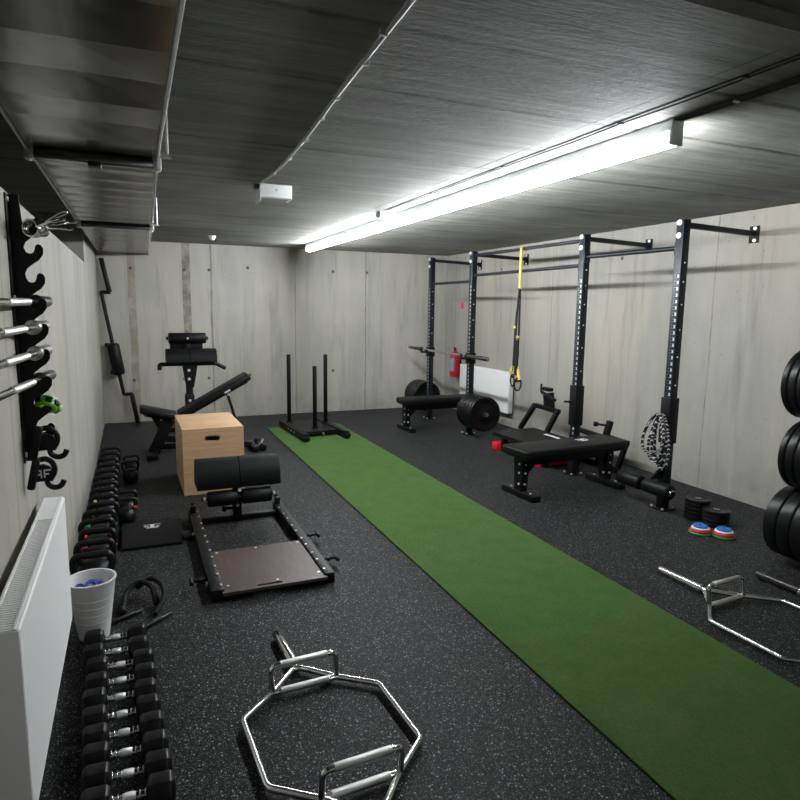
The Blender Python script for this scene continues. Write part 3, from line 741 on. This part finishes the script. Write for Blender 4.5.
# ------------------------------------------------------------------ incline bench
t = thing('incline_bench', 'black adjustable bench with raised backrest behind the plywood box', 'bench', (1.0, 7.25, 0))
def bench_slab(p0, p1, w, th):
    mb = MB(); mb.bar(p0, p1, w, th, bev=.018); return mb
s_ = bench_slab((-.56, 0, .53), (-.185, 0, .435), .30, .065); s_.build('seat', M['vinyl'], t, sharp=50)
b_ = bench_slab((-.165, 0, .44), (.60, 0, .86), .29, .075); b_.build('backrest', M['vinyl'], t, sharp=50)
MB().bar((-.20, 0, .38), (.58, 0, .80), .06, .05).build('backrest_frame', M['black'], t)
mb = MB().bar((.315, -.148, .685), (.375, -.148, .718), .004, .018, bev=0); mb.build('logo', M['print'], t, 'small white logo')
MB().bar((-.52, 0, .475), (-.20, 0, .395), .06, .05).build('seat_frame', M['black'], t)
MB().bar((-.26, 0, .42), (-.44, 0, .04), .09, .12, (1, 0, 0)).bar((-.42, 0, .45), (-.33, 0, .28), .06, .07, (1, 0, 0)).build('front_leg', M['black'], t)
MB().box(-.51, -.40, -.24, .24, 0, .06, .006).build('front_foot', M['black'], t)
MB().bar((-.38, 0, .20), (.62, 0, .05), .06, .07).build('spine_tube', M['black'], t)
MB().box(.60, .67, -.20, .20, .0, .06, .006).build('rear_foot', M['black'], t)
MB().bar((.36, -.03, .66), (.52, -.03, .08), .03, .03, (1, 0, 0)).build('support_strut', M['black'], t)
for y in (-.17, .17): MB().cyl((.72, y - .02, .045), (.72, y + .02, .045), .045, 20, .008).build('wheel', M['rubber'], t)
MB().tube(fillet([(.64, -.14, .05), (.72, -.14, .11), (.75, -.02, .11), (.70, .02, .06)], .03, 4), .011, 10).build('transport_handle', M['steel'], t)
for p in ((-.50, -.036, .475), (-.22, -.036, .405), (.37, -.05, .655)): MB().cyl(p, (p[0], p[1] - .014, p[2]), .016, 10).build('bolt', M['bolt'], t)

# ------------------------------------------------------------------ push sled
t = thing('push_sled', 'black push sled with three upright posts at the far end of the turf', 'sled', (2.56, 7.95, .012), .06)
def sl(mb): return mb
for sx in (-1, 1):
    so = -.030 + .265 * sx
    sk = MB().prism([(-.62, .03), (-.58, 0), (.46, 0), (.50, .03), (.50, .085), (-.54, .085), (-.62, .06)], so - .035, so + .035, 'yz').build('skid', M['black'], t)
    for k in range(3): MB().cyl((so - .034, -.2 + k * .13, .05), (so - .042, -.2 + k * .13, .05), .010, 10).build('bolt', M['bolt'], sk)
    MB().box(so - .03, so + .03, -.59, -.47, .085, .093, .003).build('skid_cap', M['black'], sk)
MB().prism([(-.28, .49), (-.28, -.12), (-.18, -.30), (.14, -.30), (.235, -.12), (.235, .49)], .050, .066, 'xy').build('deck', M['black'], t)
MB().box(-.27, .21, -.33, -.27, .02, .07, .004).build('front_tube', M['black'], t)
MB().box(-.012, .012, -.375, -.328, .03, .05, .003).tube([(.0, -.37, .035), (.008, -.385, .012)], .006, 8).build('tow_ring', M['steel'], t, 'bright tow ring')
for x, y, z1 in ((-.205, .440, .99), (-.021, -.099, .875), (.228, .187, 1.00)):
    MB().cyl((x, y, .06), (x, y, z1), .027, 20, .003).build('post', M['black'], t)
    MB().cyl((x, y, .066), (x, y, .085), .045, 20, .004).build('post_collar', M['black'], t)

# ------------------------------------------------------------------ rig
RX = 4.456; RY = [8.393, 7.184, 5.023, 3.842]; RZ = 2.366
rg = thing('power_rig', 'black four post pull up rig braced to the right wall', 'rig', (RX, RY[1], 0))
def G(x, y, z): return (x - RX, y - RY[1], z)
hu = .0375
for i, y in enumerate(RY):
    o = G(RX, y, 0)
    up_ = MB().box(-hu, hu, -hu, hu, .008, RZ, .006).build('upright', M['upright'], rg, loc=(0, o[1], 0))
    bp = MB().box(-.075, .075, -.075, .075, 0, .010, .002)
    bp.build('base_plate', M['black'], up_)
    for sx in (-1, 1):
        for sy in (-1, 1): MB().cyl((sx * .058, sy * .058, .010), (sx * .058, sy * .058, .024), .011, 8).build('anchor_bolt', M['bolt'], up_)
    tp = MB()
    for zz in (RZ - .025, RZ - .125): tp.cyl((-hu, 0, zz), (-hu - .010, 0, zz), .022, 12)
    for zz in (2.03, 1.88, 1.70, 1.5, 1.28, 1.05): tp.cyl((0, -hu, zz), (0, -hu - .004, zz), .007, 8)
    tp.build('bolt', M['bolt'], up_)
    b = MB().bar(G(RX + hu, y, 2.325), G(W - .010, y, 2.300), .042, .042).build('wall_brace', M['blacksteel'], rg)
    w_ = MB().box(W - RX - .012, W - RX - .001, o[1] - .045, o[1] + .045, 2.225, 2.365, .002).build('wall_plate', M['black'], b)
    for zz in (2.245, 2.345): MB().cyl((W - RX - .010, o[1] - .012, zz), (W - RX - .022, o[1] - .012, zz), .014, 8).build('bolt', M['bolt'], b)
def xbar(y0, y1, z0, z1, r=.0185):
    b = MB().cyl(G(RX, y0, z0), G(RX, y1, z1), r, 16).build('pull_up_bar', M['blacksteel'], rg)
    for y, z, s in ((y0, z0, -1), (y1, z1, 1)): MB().box(-.034, .034, y - RY[1] + (0 if s < 0 else -.008), y - RY[1] + (.008 if s < 0 else 0), z - .055, z + .045, .002).build('bar_flange', M['blacksteel'], b)
xbar(RY[1] + hu, RY[0] - hu, 1.99, 1.99)
xbar(RY[2] + hu, RY[1] - hu, 2.31, 2.315)
xbar(RY[2] + hu, RY[1] - hu, 2.075, 2.065)
xbar(RY[3] + hu, RY[2] - hu, 2.148, 2.153)
def jcup(y, z, hgt, lip=True):
    o = G(RX, y, 0)[1]
    mb = MB().box(-hu - .012, -hu - .001, o - .05, o + .05, z - hgt, z + .04, .003).box(-hu - .012, hu + .012, o + hu + .001, o + hu + .012, z - hgt, z + .04, .003).box(-hu - .012, hu + .012, o - hu - .012, o - hu - .001, z - hgt, z + .04, .003)
    if lip: mb.box(-hu - .105, -hu - .012, o - .03, o + .03, z - .045, z - .020, .003).box(-hu - .112, -hu - .100, o - .03, o + .03, z - .045, z + .03, .003)
    return mb.build('j_cup', M['black'], rg)
barZ, barX = 1.038, RX - hu - .05
jcup(RY[0], barZ - .001, .10); jcup(RY[1], barZ - .001, .10)
jcup(RY[2], .865, .36, False); jcup(RY[3], .905, .34, False)
o = G(RX, RY[2], 0)[1]; MB().cyl((-hu - .012, o, .74), (-hu - .11, o, .75), .011, 10).build('safety_pin', M['black'], rg)
pegA = MB().cyl(G(RX, RY[0] + hu, .325), G(RX, RY[0] + .50, .325), .024, 18).build('plate_peg', M['steel'], rg)
pegB = MB().cyl(G(RX - .0, RY[1] - hu, .325), G(RX, RY[1] - .46, .325), .0245, 18).build('plate_peg', M['steel'], rg)
MB().prism([(-.15, .264), (-.15, .280), (-hu, .38), (-hu, .264)], G(RX, RY[3], 0)[1] - .006, G(RX, RY[3], 0)[1] + .006, 'xz').build('roller_bracket', M['black'], rg)

# plates
def bumper(t, th, R=.225):
    pr = [(.0265, -th / 2), (.045, -th / 2), (.060, -th / 2), (.075, -th / 2 + .008), (.165, -th / 2 + .008), (.185, -th / 2), (R - .010, -th / 2), (R - .002, -th / 2 + .006), (R, -th / 2 + .012),
          (R, th / 2 - .012), (R - .002, th / 2 - .006), (R - .010, th / 2), (.185, th / 2), (.165, th / 2 - .008), (.075, th / 2 - .008), (.060, th / 2), (.045, th / 2), (.0265, th / 2), (.0265, -th / 2)]
    R90 = Matrix.Rotation(PI / 2, 4, 'X')
    MB().lathe(pr, R90, 56).build('rubber_disc', M['rubber'], t)
    MB().lathe([(.0255, -th / 2 - .0008), (.036, -th / 2 - .0008), (.036, th / 2 + .0008), (.0255, th / 2 + .0008), (.0255, -th / 2 - .0008)], R90, 28).build('hub_ring', M['darksteel'], t, 'grey steel hub ring')
def plate_stack(n, x, y0, z, th, dirn, names, group, R=.225):
    first = None
    for k in range(n):
        y = y0 + dirn * (th + .003) * (k + .5)
        if first is None:
            first = thing('bumper_plate', names[k], 'weight plate', (x, y, z), 0, group); bumper(first, th, R)
        else:
            dup(first, names[k], (x, y, z))
far = ['innermost', 'second', 'third', 'fourth', 'outermost']
plate_stack(5, RX, RY[1] - hu - .015, .325, .070, -1, ['black bumper plate, %s, on the second farthest rig post' % w for w in ('closest to the post', 'second from the post', 'third from the post', 'fourth from the post', 'nearest the camera')], 'plates on the second rig post')
plate_stack(5, RX, RY[0] + hu + .030, .325, .070, 1, ['black bumper plate, %s, on the farthest rig post' % w for w in ('nearest the camera', 'second', 'third', 'fourth', 'closest to the back wall')], 'plates on the farthest rig post')

# barbell in the rack
t = thing('barbell', 'barbell with dark sleeves racked across the far two rig posts', 'barbell', (barX, 7.80, barZ))
MB().cyl((0, -.66, 0), (0, .72, 0), .0165, 16).build('shaft', M['chrome'], t)
for s, a, b in ((-1, -.66, -1.19), (1, .72, 1.15)):
    MB().cyl((0, a, 0), (0, a + s * .03, 0), .036, 20, .004).cyl((0, a + s * .03, 0), (0, b, 0), .0255, 20, .003).build('sleeve', M['darksteel'], t)
    MB().cyl((0, b, 0), (0, b + s * .002, 0), .016, 16).build('end_cap', M['steel'], t)

# ------------------------------------------------------------------ flat benches
def flat_bench(label, loc, rz, Ln, wd, hgt, logo=True):
    t = thing('flat_bench', label, 'bench', loc, rz, None)
    h = Ln / 2; w = wd / 2
    o = rrect(-h, h, -w, w, .05, 6)
    mb = MB().prism(o, hgt - .075, hgt, 'xy')
    bm = mb.bm; bmesh.ops.bevel(bm, geom=[e for e in bm.edges if len(e.link_faces) == 2 and abs(e.verts[0].co.z - e.verts[1].co.z) < 1e-5 and e.calc_face_angle(0) > 1.0], offset=.02, segments=3, profile=.5, affect='EDGES')
    mb.build('pad', M['vinyl'], t, sharp=60)
    MB().box(-h * .92, h * .92, -w * .82, w * .82, hgt - .092, hgt - .074).build('pad_board', M['black'], t)
    MB().box(-h * .86, h * .86, -.04, .04, hgt - .165, hgt - .09, .004).build('spine_tube', M['black'], t)
    for s in (-1, 1):
        x = s * h * .83
        lg = MB().prism([(-.045, 0.05), (.045, 0.05), (.065, hgt - .10), (-.065, hgt - .10)], x - .035, x + .035, 'yz').build('leg', M['black'], t)
        MB().prism([(x - s * .035, hgt - .10), (x - s * .035, hgt - .26), (x - s * .19, hgt - .10)], -.03, .03, 'xz').build('gusset', M['black'], t)
        MB().box(x - .045, x + .045, -.225, .225, .0, .055, .006).build('foot', M['black'], t)
        f = MB()
        for y in (-.14, .0, .14): f.cyl((x - s * .0, y, .055), (x, y, .062), .011, 8)
        for z in (.12, .22, .30): f.cyl((x - .036, -.02, z), (x - .044, -.02, z), .010, 8); f.cyl((x, -.05, z), (x, -.062, z), .010, 8)
        f.build('bolt', M['bolt'], t)
    if logo:
        mb = MB(); wing_logo(mb, .12, .08, hgt + .0005); lg = mb.build('logo', M['print'], t, 'white winged logo'); lg.location = (.22, .03, 0)
    return t
flat_bench('black flat bench with white logo in the near bay of the rig', (4.02, 4.595, 0), .06, 1.20, .37, .445)
flat_bench('black flat bench under the racked barbell between the far rig posts', (4.27, 7.68, 0), .0, 1.20, .32, .44, False)

# ------------------------------------------------------------------ red based machine by the right wall
t = thing('hip_thrust_machine', 'black machine with red base rails between the third rig post and right wall', 'exercise machine', (4.55, 5.7, 0))
def Q(x, y, z): return (x - 4.55, y - 5.7, z)
MB().prism([(-.27, .17), (-.27, .215), (.30, .225), (.30, .18)], Q(0, 5.12, 0)[1], Q(0, 6.28, 0)[1], 'xz').build('deck', M['vinyl'], t)
MB().box(.17, .215, -.30, .20, .222, .2245, .0).build('lettering_strip', M['print'], t, 'white lettering strip')
for y in (5.42, 6.24): MB().box(-.275, .20, y - 5.7 - .055, y - 5.7 + .055, .0, .095, .014).build('base_foot', M['redfoam'], t, 'bright red base foot')
MB().bar(Q(4.72, 6.22, .025), Q(5.02, 7.02, .025), .05, .05).build('base_rail', M['red'], t, 'dark red rear base rail')
for x in (-.2, .2):
    for y in (-.36, .44): MB().box(x - .03, x + .03, y - .03, y + .03, .0, .18, .004).build('leg', M['black'], t)
for a, b in (((4.84, 6.56, .16), (4.92, 6.37, .495)), ((4.84, 6.04, .16), (4.92, 5.92, .485))): MB().bar(Q(*a), Q(*b), .05, .05, (0, 1, 0)).build('frame_leg', M['black'], t)
MB().bar(Q(4.92, 6.395, .485), Q(4.92, 5.895, .475), .05, .05).build('frame_crossbar', M['black'], t)
MB().prism([(-.10, .46), (.07, .46), (.10, .64), (-.06, .68)], .37, .41, 'yz', M=Matrix.Translation((0, .42, 0))).build('bracket_plate', M['black'], t)
MB().cyl(Q(4.92, 6.24, .66), Q(4.92, 5.98, .60), .02, 12).box(.34, .40, .36, .52, .69, .73, .004).cyl(Q(4.92, 6.26, .66), Q(4.92, 6.26, .76), .012, 10).build('bracket_handle', M['black'], t)
MB().bar(Q(4.93, 5.58, .335), Q(4.93, 5.10, .315), .05, .05).build('rear_tube', M['black'], t)
MB().bar(Q(4.93, 5.20, .04), Q(4.97, 5.10, .50), .055, .055, (0, 1, 0)).build('rear_post', M['black'], t)
MB().cyl(Q(4.95, 5.13, .45), Q(4.87, 5.17, .46), .012, 10).cyl(Q(4.87, 5.17, .46), Q(4.83, 5.19, .465), .026, 14, .005).build('adjustment_knob', M['black'], t)
MB().bar(Q(4.93, 4.90, .06), Q(4.93, 4.80, .34), .045, .045, (0, 1, 0)).build('rear_leg', M['black'], t)
MB().bar(Q(4.93, 5.56, .03), Q(4.93, 4.82, .03), .06, .055).build('rear_base', M['black'], t)
MB().bar(Q(4.93, 5.12, .34), Q(4.93, 4.78, .33), .045, .045).build('rear_tube', M['black'], t)
MB().bar(Q(4.52, 5.15, .03), Q(4.52, 4.98, .2), .045, .045).build('deck_strut', M['black'], t)

# ------------------------------------------------------------------ roller at the near post
t = thing('roller_pad', 'double black foam roller on the foot of the nearest rig post', 'roller pad', (4.345, 3.95, .195))
MB().cyl((0, -.32, 0), (0, .30, 0), .02, 14).build('axle', M['black'], t)
for a, b in ((-.29, -.025), (.025, .28)): MB().cyl((0, a, 0), (0, b, 0), .062, 28, .008).build('foam_roller', M['foam'], t)
MB().cyl((0, -.31, 0), (0, -.295, 0), .028, 16, .003).build('end_cap', M['chrome'], t, 'bright chrome end cap')
MB().bar((0.0, -.1, 0), (.068, -.108, 0), .05, .05).build('mount', M['black'], t)

# patterned rope loops on the near post
t = thing('braided_rope', 'black and white patterned rope looped over the nearest rig post', 'rope', (RX - .10, RY[3], .79))
MB().bar((0.0, 0, -.02), (.055, 0, -.02), .03, .025).build('hanging_pin', M['black'], t)
rr = random.Random(5)
for k, (x, y0, yw, zb, dx_) in enumerate([(-.020, .060, .105, -.30, .0), (.004, .02, .085, -.36, .010), (.018, -.04, .075, -.41, -.008), (-.008, .0, .050, -.33, .008)]):
    pts = []
    for j in range(28):
        a = 2 * PI * j / 28
        zz = (zb / 2 - .0) + (-zb / 2 + .022) * math.cos(a)
        yy = (y0 * (1 - math.cos(a)) / 2) + yw * math.sin(a) * (1 - .35 * math.cos(a))
        pts.append((x + dx_ * math.sin(2 * a), yy, zz))
    MB().tube(pts, .0125, 10, closed=True).build('rope_loop', M['rope'], t)

# ------------------------------------------------------------------ suspension trainer
t = thing('suspension_trainer', 'yellow and black suspension straps hanging from the rig', 'suspension trainer', (RX - .01, 6.045, 0))
MB().tube([(.01 + .036 * math.cos(a), 0, 2.3125 + .036 * math.sin(a)) for a in [k * PI / 6 for k in range(12)]], .006, 8, closed=True).box(-.04, -.034, -.018, .018, 1.87, 2.32, .001).box(-.028, -.022, -.016, .016, 1.87, 2.30, .001).build('anchor_strap', M['yellow'], t)
def strap(pts, w=.026, th=.004):
    mb = MB()
    for a, b in zip(pts, pts[1:]): mb.bar(a, b, w, th, (1, 0, 0), .0)
    return mb
MB().box(-.045, -.02, -.012, .012, 1.80, 1.88, .003).build('carabiner', M['black'], t)
strap([(-.035, .005, 1.84), (-.035, .055, 1.40), (-.035, .070, .95)], .028, .008).build('strap', M['webbing'], t)
strap([(-.030, -.005, 1.84), (-.030, -.012, 1.40), (-.030, .0, .95)], .028, .008).build('strap', M['webbing'], t)
strap([(-.045, .02, 1.62), (-.045, .035, 1.30), (-.045, -.0, .90)], .034, .010).build('strap', M['webbing'], t)
strap([(-.048, -.01, 1.30), (-.048, -.035, 1.16), (-.048, -.01, .98)], .040, .010).build('strap', M['webbing'], t)
for y, z in ((.048, 1.445), (-.015, 1.335)): MB().box(-.056, -.022, y - .022, y + .022, z - .012, z + .014, .003).build('adjuster', M['yellow'], t, 'yellow strap adjuster')
for yc, z0 in ((.060, .895), (-.035, .855)):
    strap([(-.035, yc * .45 + .03, 1.00), (-.035, yc + .065, z0 + .04), (-.035, yc + .055, z0)], .042, .008).build('foot_cradle', M['yellow'], t, 'yellow foot cradle')
    strap([(-.035, yc * .45 - .0, 1.00), (-.035, yc - .020, z0 + .04), (-.035, yc - .03, z0)], .042, .008).build('foot_cradle', M['yellow'], t, 'yellow foot cradle')
for yc, z0, an in ((.075, .835, .3), (-.038, .80, 1.15)):
    pts = []
    for k in range(20):
        a = 2 * PI * k / 20; u_, v_ = .070 * math.cos(a), .070 * math.sin(a)
        pts.append((-.035 + u_ * math.sin(an), yc + u_ * math.cos(an), z0 + v_))
    MB().tube(pts, .009, 10, closed=True).cyl((-.035 - .062 * math.sin(an) * .8, yc - .062 * math.cos(an) * .8, z0 + .04), (-.035 + .062 * math.sin(an) * .8, yc + .062 * math.cos(an) * .8, z0 + .04), .014, 12).build('handle', M['foam'], t)

# ------------------------------------------------------------------ right wall things
radiator('radiator', 'white panel radiator on the right wall behind the far rig posts', (W - .034, 8.74, 0), PI, 1.40, .575, .075, .205, False)
fe = thing('fire_extinguisher', 'red fire extinguisher hung on the right wall beyond the racked barbell', 'fire extinguisher', (W - .105, 8.93, .56))
MB().lathe([(0, 0), (.068, 0), (.075, .008), (.078, .02), (.078, .325), (.072, .36), (.052, .39), (.026, .405), (.024, .42), (0, .42)], None, 32).build('cylinder', M['red'], fe)
MB().box(-.016, .016, -.016, .016, .415, .455, .004).bar((-.01, -.01, .45), (-.05, -.05, .475), .02, .012).bar((0, 0, .44), (-.04, -.05, .43), .016, .008).build('valve_handle', M['black'], fe)
MB().tube(fillet([(.01, .02, .435), (.03, .085, .42), (.02, .10, .30), (.02, .09, .12)], .04, 5), .009, 10).build('hose', M['black'], fe)
o = bmesh.new(); rows = []
for k in range(9):
    a = PI * .86 + k * .17
    rows.append([o.verts.new((.0787 * math.cos(a), .0787 * math.sin(a), z)) for z in (.09, .30)])
for A, B in zip(rows, rows[1:]): o.faces.new((A[0], B[0], B[1], A[1]))
mb = MB(); mb._merge(o); mb.build('label', M['bluelabel'], fe, 'blue grey instruction label')
MB().box(.078, .105, -.03, .03, .20, .26, .003).build('wall_bracket', M['black'], fe)
tag(MB().box(-.003, .003, -.04, .04, -.05, .05, .001).build('wall_sign', M['bandred'], None, loc=(W - .004, 8.92, 1.69)), 'small faded red sign on the right wall above the extinguisher', 'sign')

# ------------------------------------------------------------------ small plates on the floor by the roller
def small_plate(label, loc, R, th, mat, group, hub=None, name='change_plate'):
    t = thing(name, label, 'weight plate', loc, 0, group)
    MB().lathe([(.013, 0), (R - .006, 0), (R, .005), (R, th - .005), (R - .006, th), (R * .72, th), (R * .66, th - .003), (.034, th - .003), (.030, th), (.013, th), (.013, 0)], None, 36).build('disc', mat, t)
    MB().lathe([(.012, -.0), (.024, -.0), (.024, th + .001), (.012, th + .001), (.012, -.0)], None, 20).build('hub', hub or M['steel'], t, 'bright metal hub' if hub is None else None)
    return t
for cx, cy, n, where in ((4.540, 3.56, 5, 'taller pile beside the roller pad'), (4.525, 3.37, 4, 'shorter pile behind the coloured plates')):
    for k in range(n):
        pos = 'top' if k == n - 1 else ('bottom' if k == 0 else ords[k] + ' from the bottom')
        small_plate('small black weight plate, %s of the %s' % (pos, where), (cx, cy, k * .0325), .100, .032, M['rubber'], 'small black plates piled on the floor')
for cx, cy, where in ((4.268, 3.285, 'left'), (4.372, 3.165, 'right')):
    z = 0
    for nm, R, th, mt in (('green', .080, .016, 'plategreen'), ('red', .074, .018, 'platered'), ('white', .064, .016, 'platewhite'), ('blue', .052, .015, 'plateblue')):
        small_plate('small %s plate in the %s one of the two coloured stacks' % (nm, where), (cx + (.0 if nm != 'blue' else -.004), cy, z), R, th, M[mt], 'coloured change plates', M[mt]); z += th

# ------------------------------------------------------------------ hex bars
def hex_bar(label, loc, rz):
    t = thing('hex_bar', label, 'hex bar', loc, rz, None)
    z = .026
    oc = [(.145, .32, z), (0 + .018, .455, z), (-.018, .455, z), (-.145, .32, z), (-.295, .195, z), (-.295, -.195, z), (-.145, -.32, z), (-.018, -.455, z), (.018, -.455, z), (.145, -.32, z), (.295, -.195, z), (.295, .195, z)]
    MB().tube(fillet(oc, .02, 3, True), .0135, 14, closed=True).build('frame', M['chrome'], t)
    for s in (-1, 1):
        MB().cyl((0, s * .45, z), (0, s * .50, z), .019, 18).cyl((0, s * .48, z), (0, s * .495, z), .030, 20, .003).cyl((0, s * .495, z), (0, s * .79, z), .0245, 22, .003).build('sleeve', M['chrome'], t)
        MB().cyl((-.145, s * .32, z), (.145, s * .32, z), .0125, 14).build('low_handle', M['chrome'], t)
        MB().cyl((-.108, s * .32, z), (.108, s * .32, z), .0155, 16, .002).build('knurled_grip', M['knurl'], t, 'matt knurled grip')
        hp_ = fillet([(-.145, s * .32, z), (-.145, s * .335, z + .112), (.145, s * .335, z + .112), (.145, s * .32, z)], .03, 5)
        MB().tube(hp_, .0125, 14).build('high_handle', M['chrome'], t)
        MB().cyl((-.105, s * .335, z + .112), (.105, s * .335, z + .112), .0155, 16, .002).build('knurled_grip', M['knurl'], t, 'matt knurled grip')
    return t
hex_bar('chrome hex trap bar on the black floor left of the turf', (1.037, 2.149, 0), .05)
hex_bar('chrome hex trap bar on the floor right of the turf', (3.455, 2.045, 0), .05)

# bar on the floor and plate tree at the right edge
t = thing('curl_bar', 'bar with black end sleeve lying on the floor under the plate stacks', 'bar', (3.945, 2.56, .0255))
MB().cyl((0, 0, 0), (0.006, -.27, 0), .0255, 20, .003).build('sleeve', M['darksteel'], t)
MB().cyl((0.006, -.27, 0), (.0065, -.295, 0), .032, 20, .004).build('collar', M['chrome'], t)
MB().cyl((.0065, -.295, 0), (.03, -1.35, 0), .0145, 14).build('shaft', M['chrome'], t)
MB().cyl((.03, -1.35, 0), (.0305, -1.375, 0), .032, 20, .004).cyl((.0305, -1.375, 0), (.036, -1.64, 0), .0255, 20, .003).build('sleeve', M['darksteel'], t)

pt = thing('plate_tree', 'black upright storage tree carrying the large plates at the right edge', 'plate tree', (4.405, 2.26, 0))
MB().box(-.03, .03, -.03, .03, .02, 1.35, .004).build('post', M['black'], pt)
MB().box(-.03, .03, -.42, .30, 0, .028, .004).box(-.30, .30, -.42, -.36, 0, .028, .004).build('base', M['black'], pt)
lev = [(1.20, 2.71), (.737, 2.68), (.273, 2.727)]
for z, yf in lev: MB().cyl((0, .03, z), (0, yf - 2.26 + .03, z), .0245, 16).build('plate_peg', M['steel'], pt)
for (z, yf), ths, nm in zip(lev, ((.045, .055, .075, .085), (.045, .060, .075, .09), (.09, .09, .09, .08)), ('top', 'middle', 'bottom')):
    y = yf
    for k, th in enumerate(ths):
        t = thing('bumper_plate', 'large black bumper plate, %s from the back on the %s peg at the right edge' % (ords[k], nm), 'weight plate', (4.405, y - th / 2, z), 0, 'plates on the plate tree')
        bumper(t, th, .228 if nm != 'bottom' else .24); y -= th + .002

# ------------------------------------------------------------------ render look
SC.view_settings.view_transform = 'Standard'; SC.view_settings.look = 'None'
SC.view_settings.gamma = 1; SC.view_settings.use_curve_mapping = False
SC.view_settings.exposure = 1.54
SC.cycles.use_denoising = True
SC.cycles.max_bounces = 10; SC.cycles.diffuse_bounces = 6; SC.cycles.glossy_bounces = 4
w = bpy.data.worlds.new('world'); SC.world = w; w.use_nodes = True
w.node_tree.nodes['Background'].inputs[0].default_value = (0, 0, 0, 1)
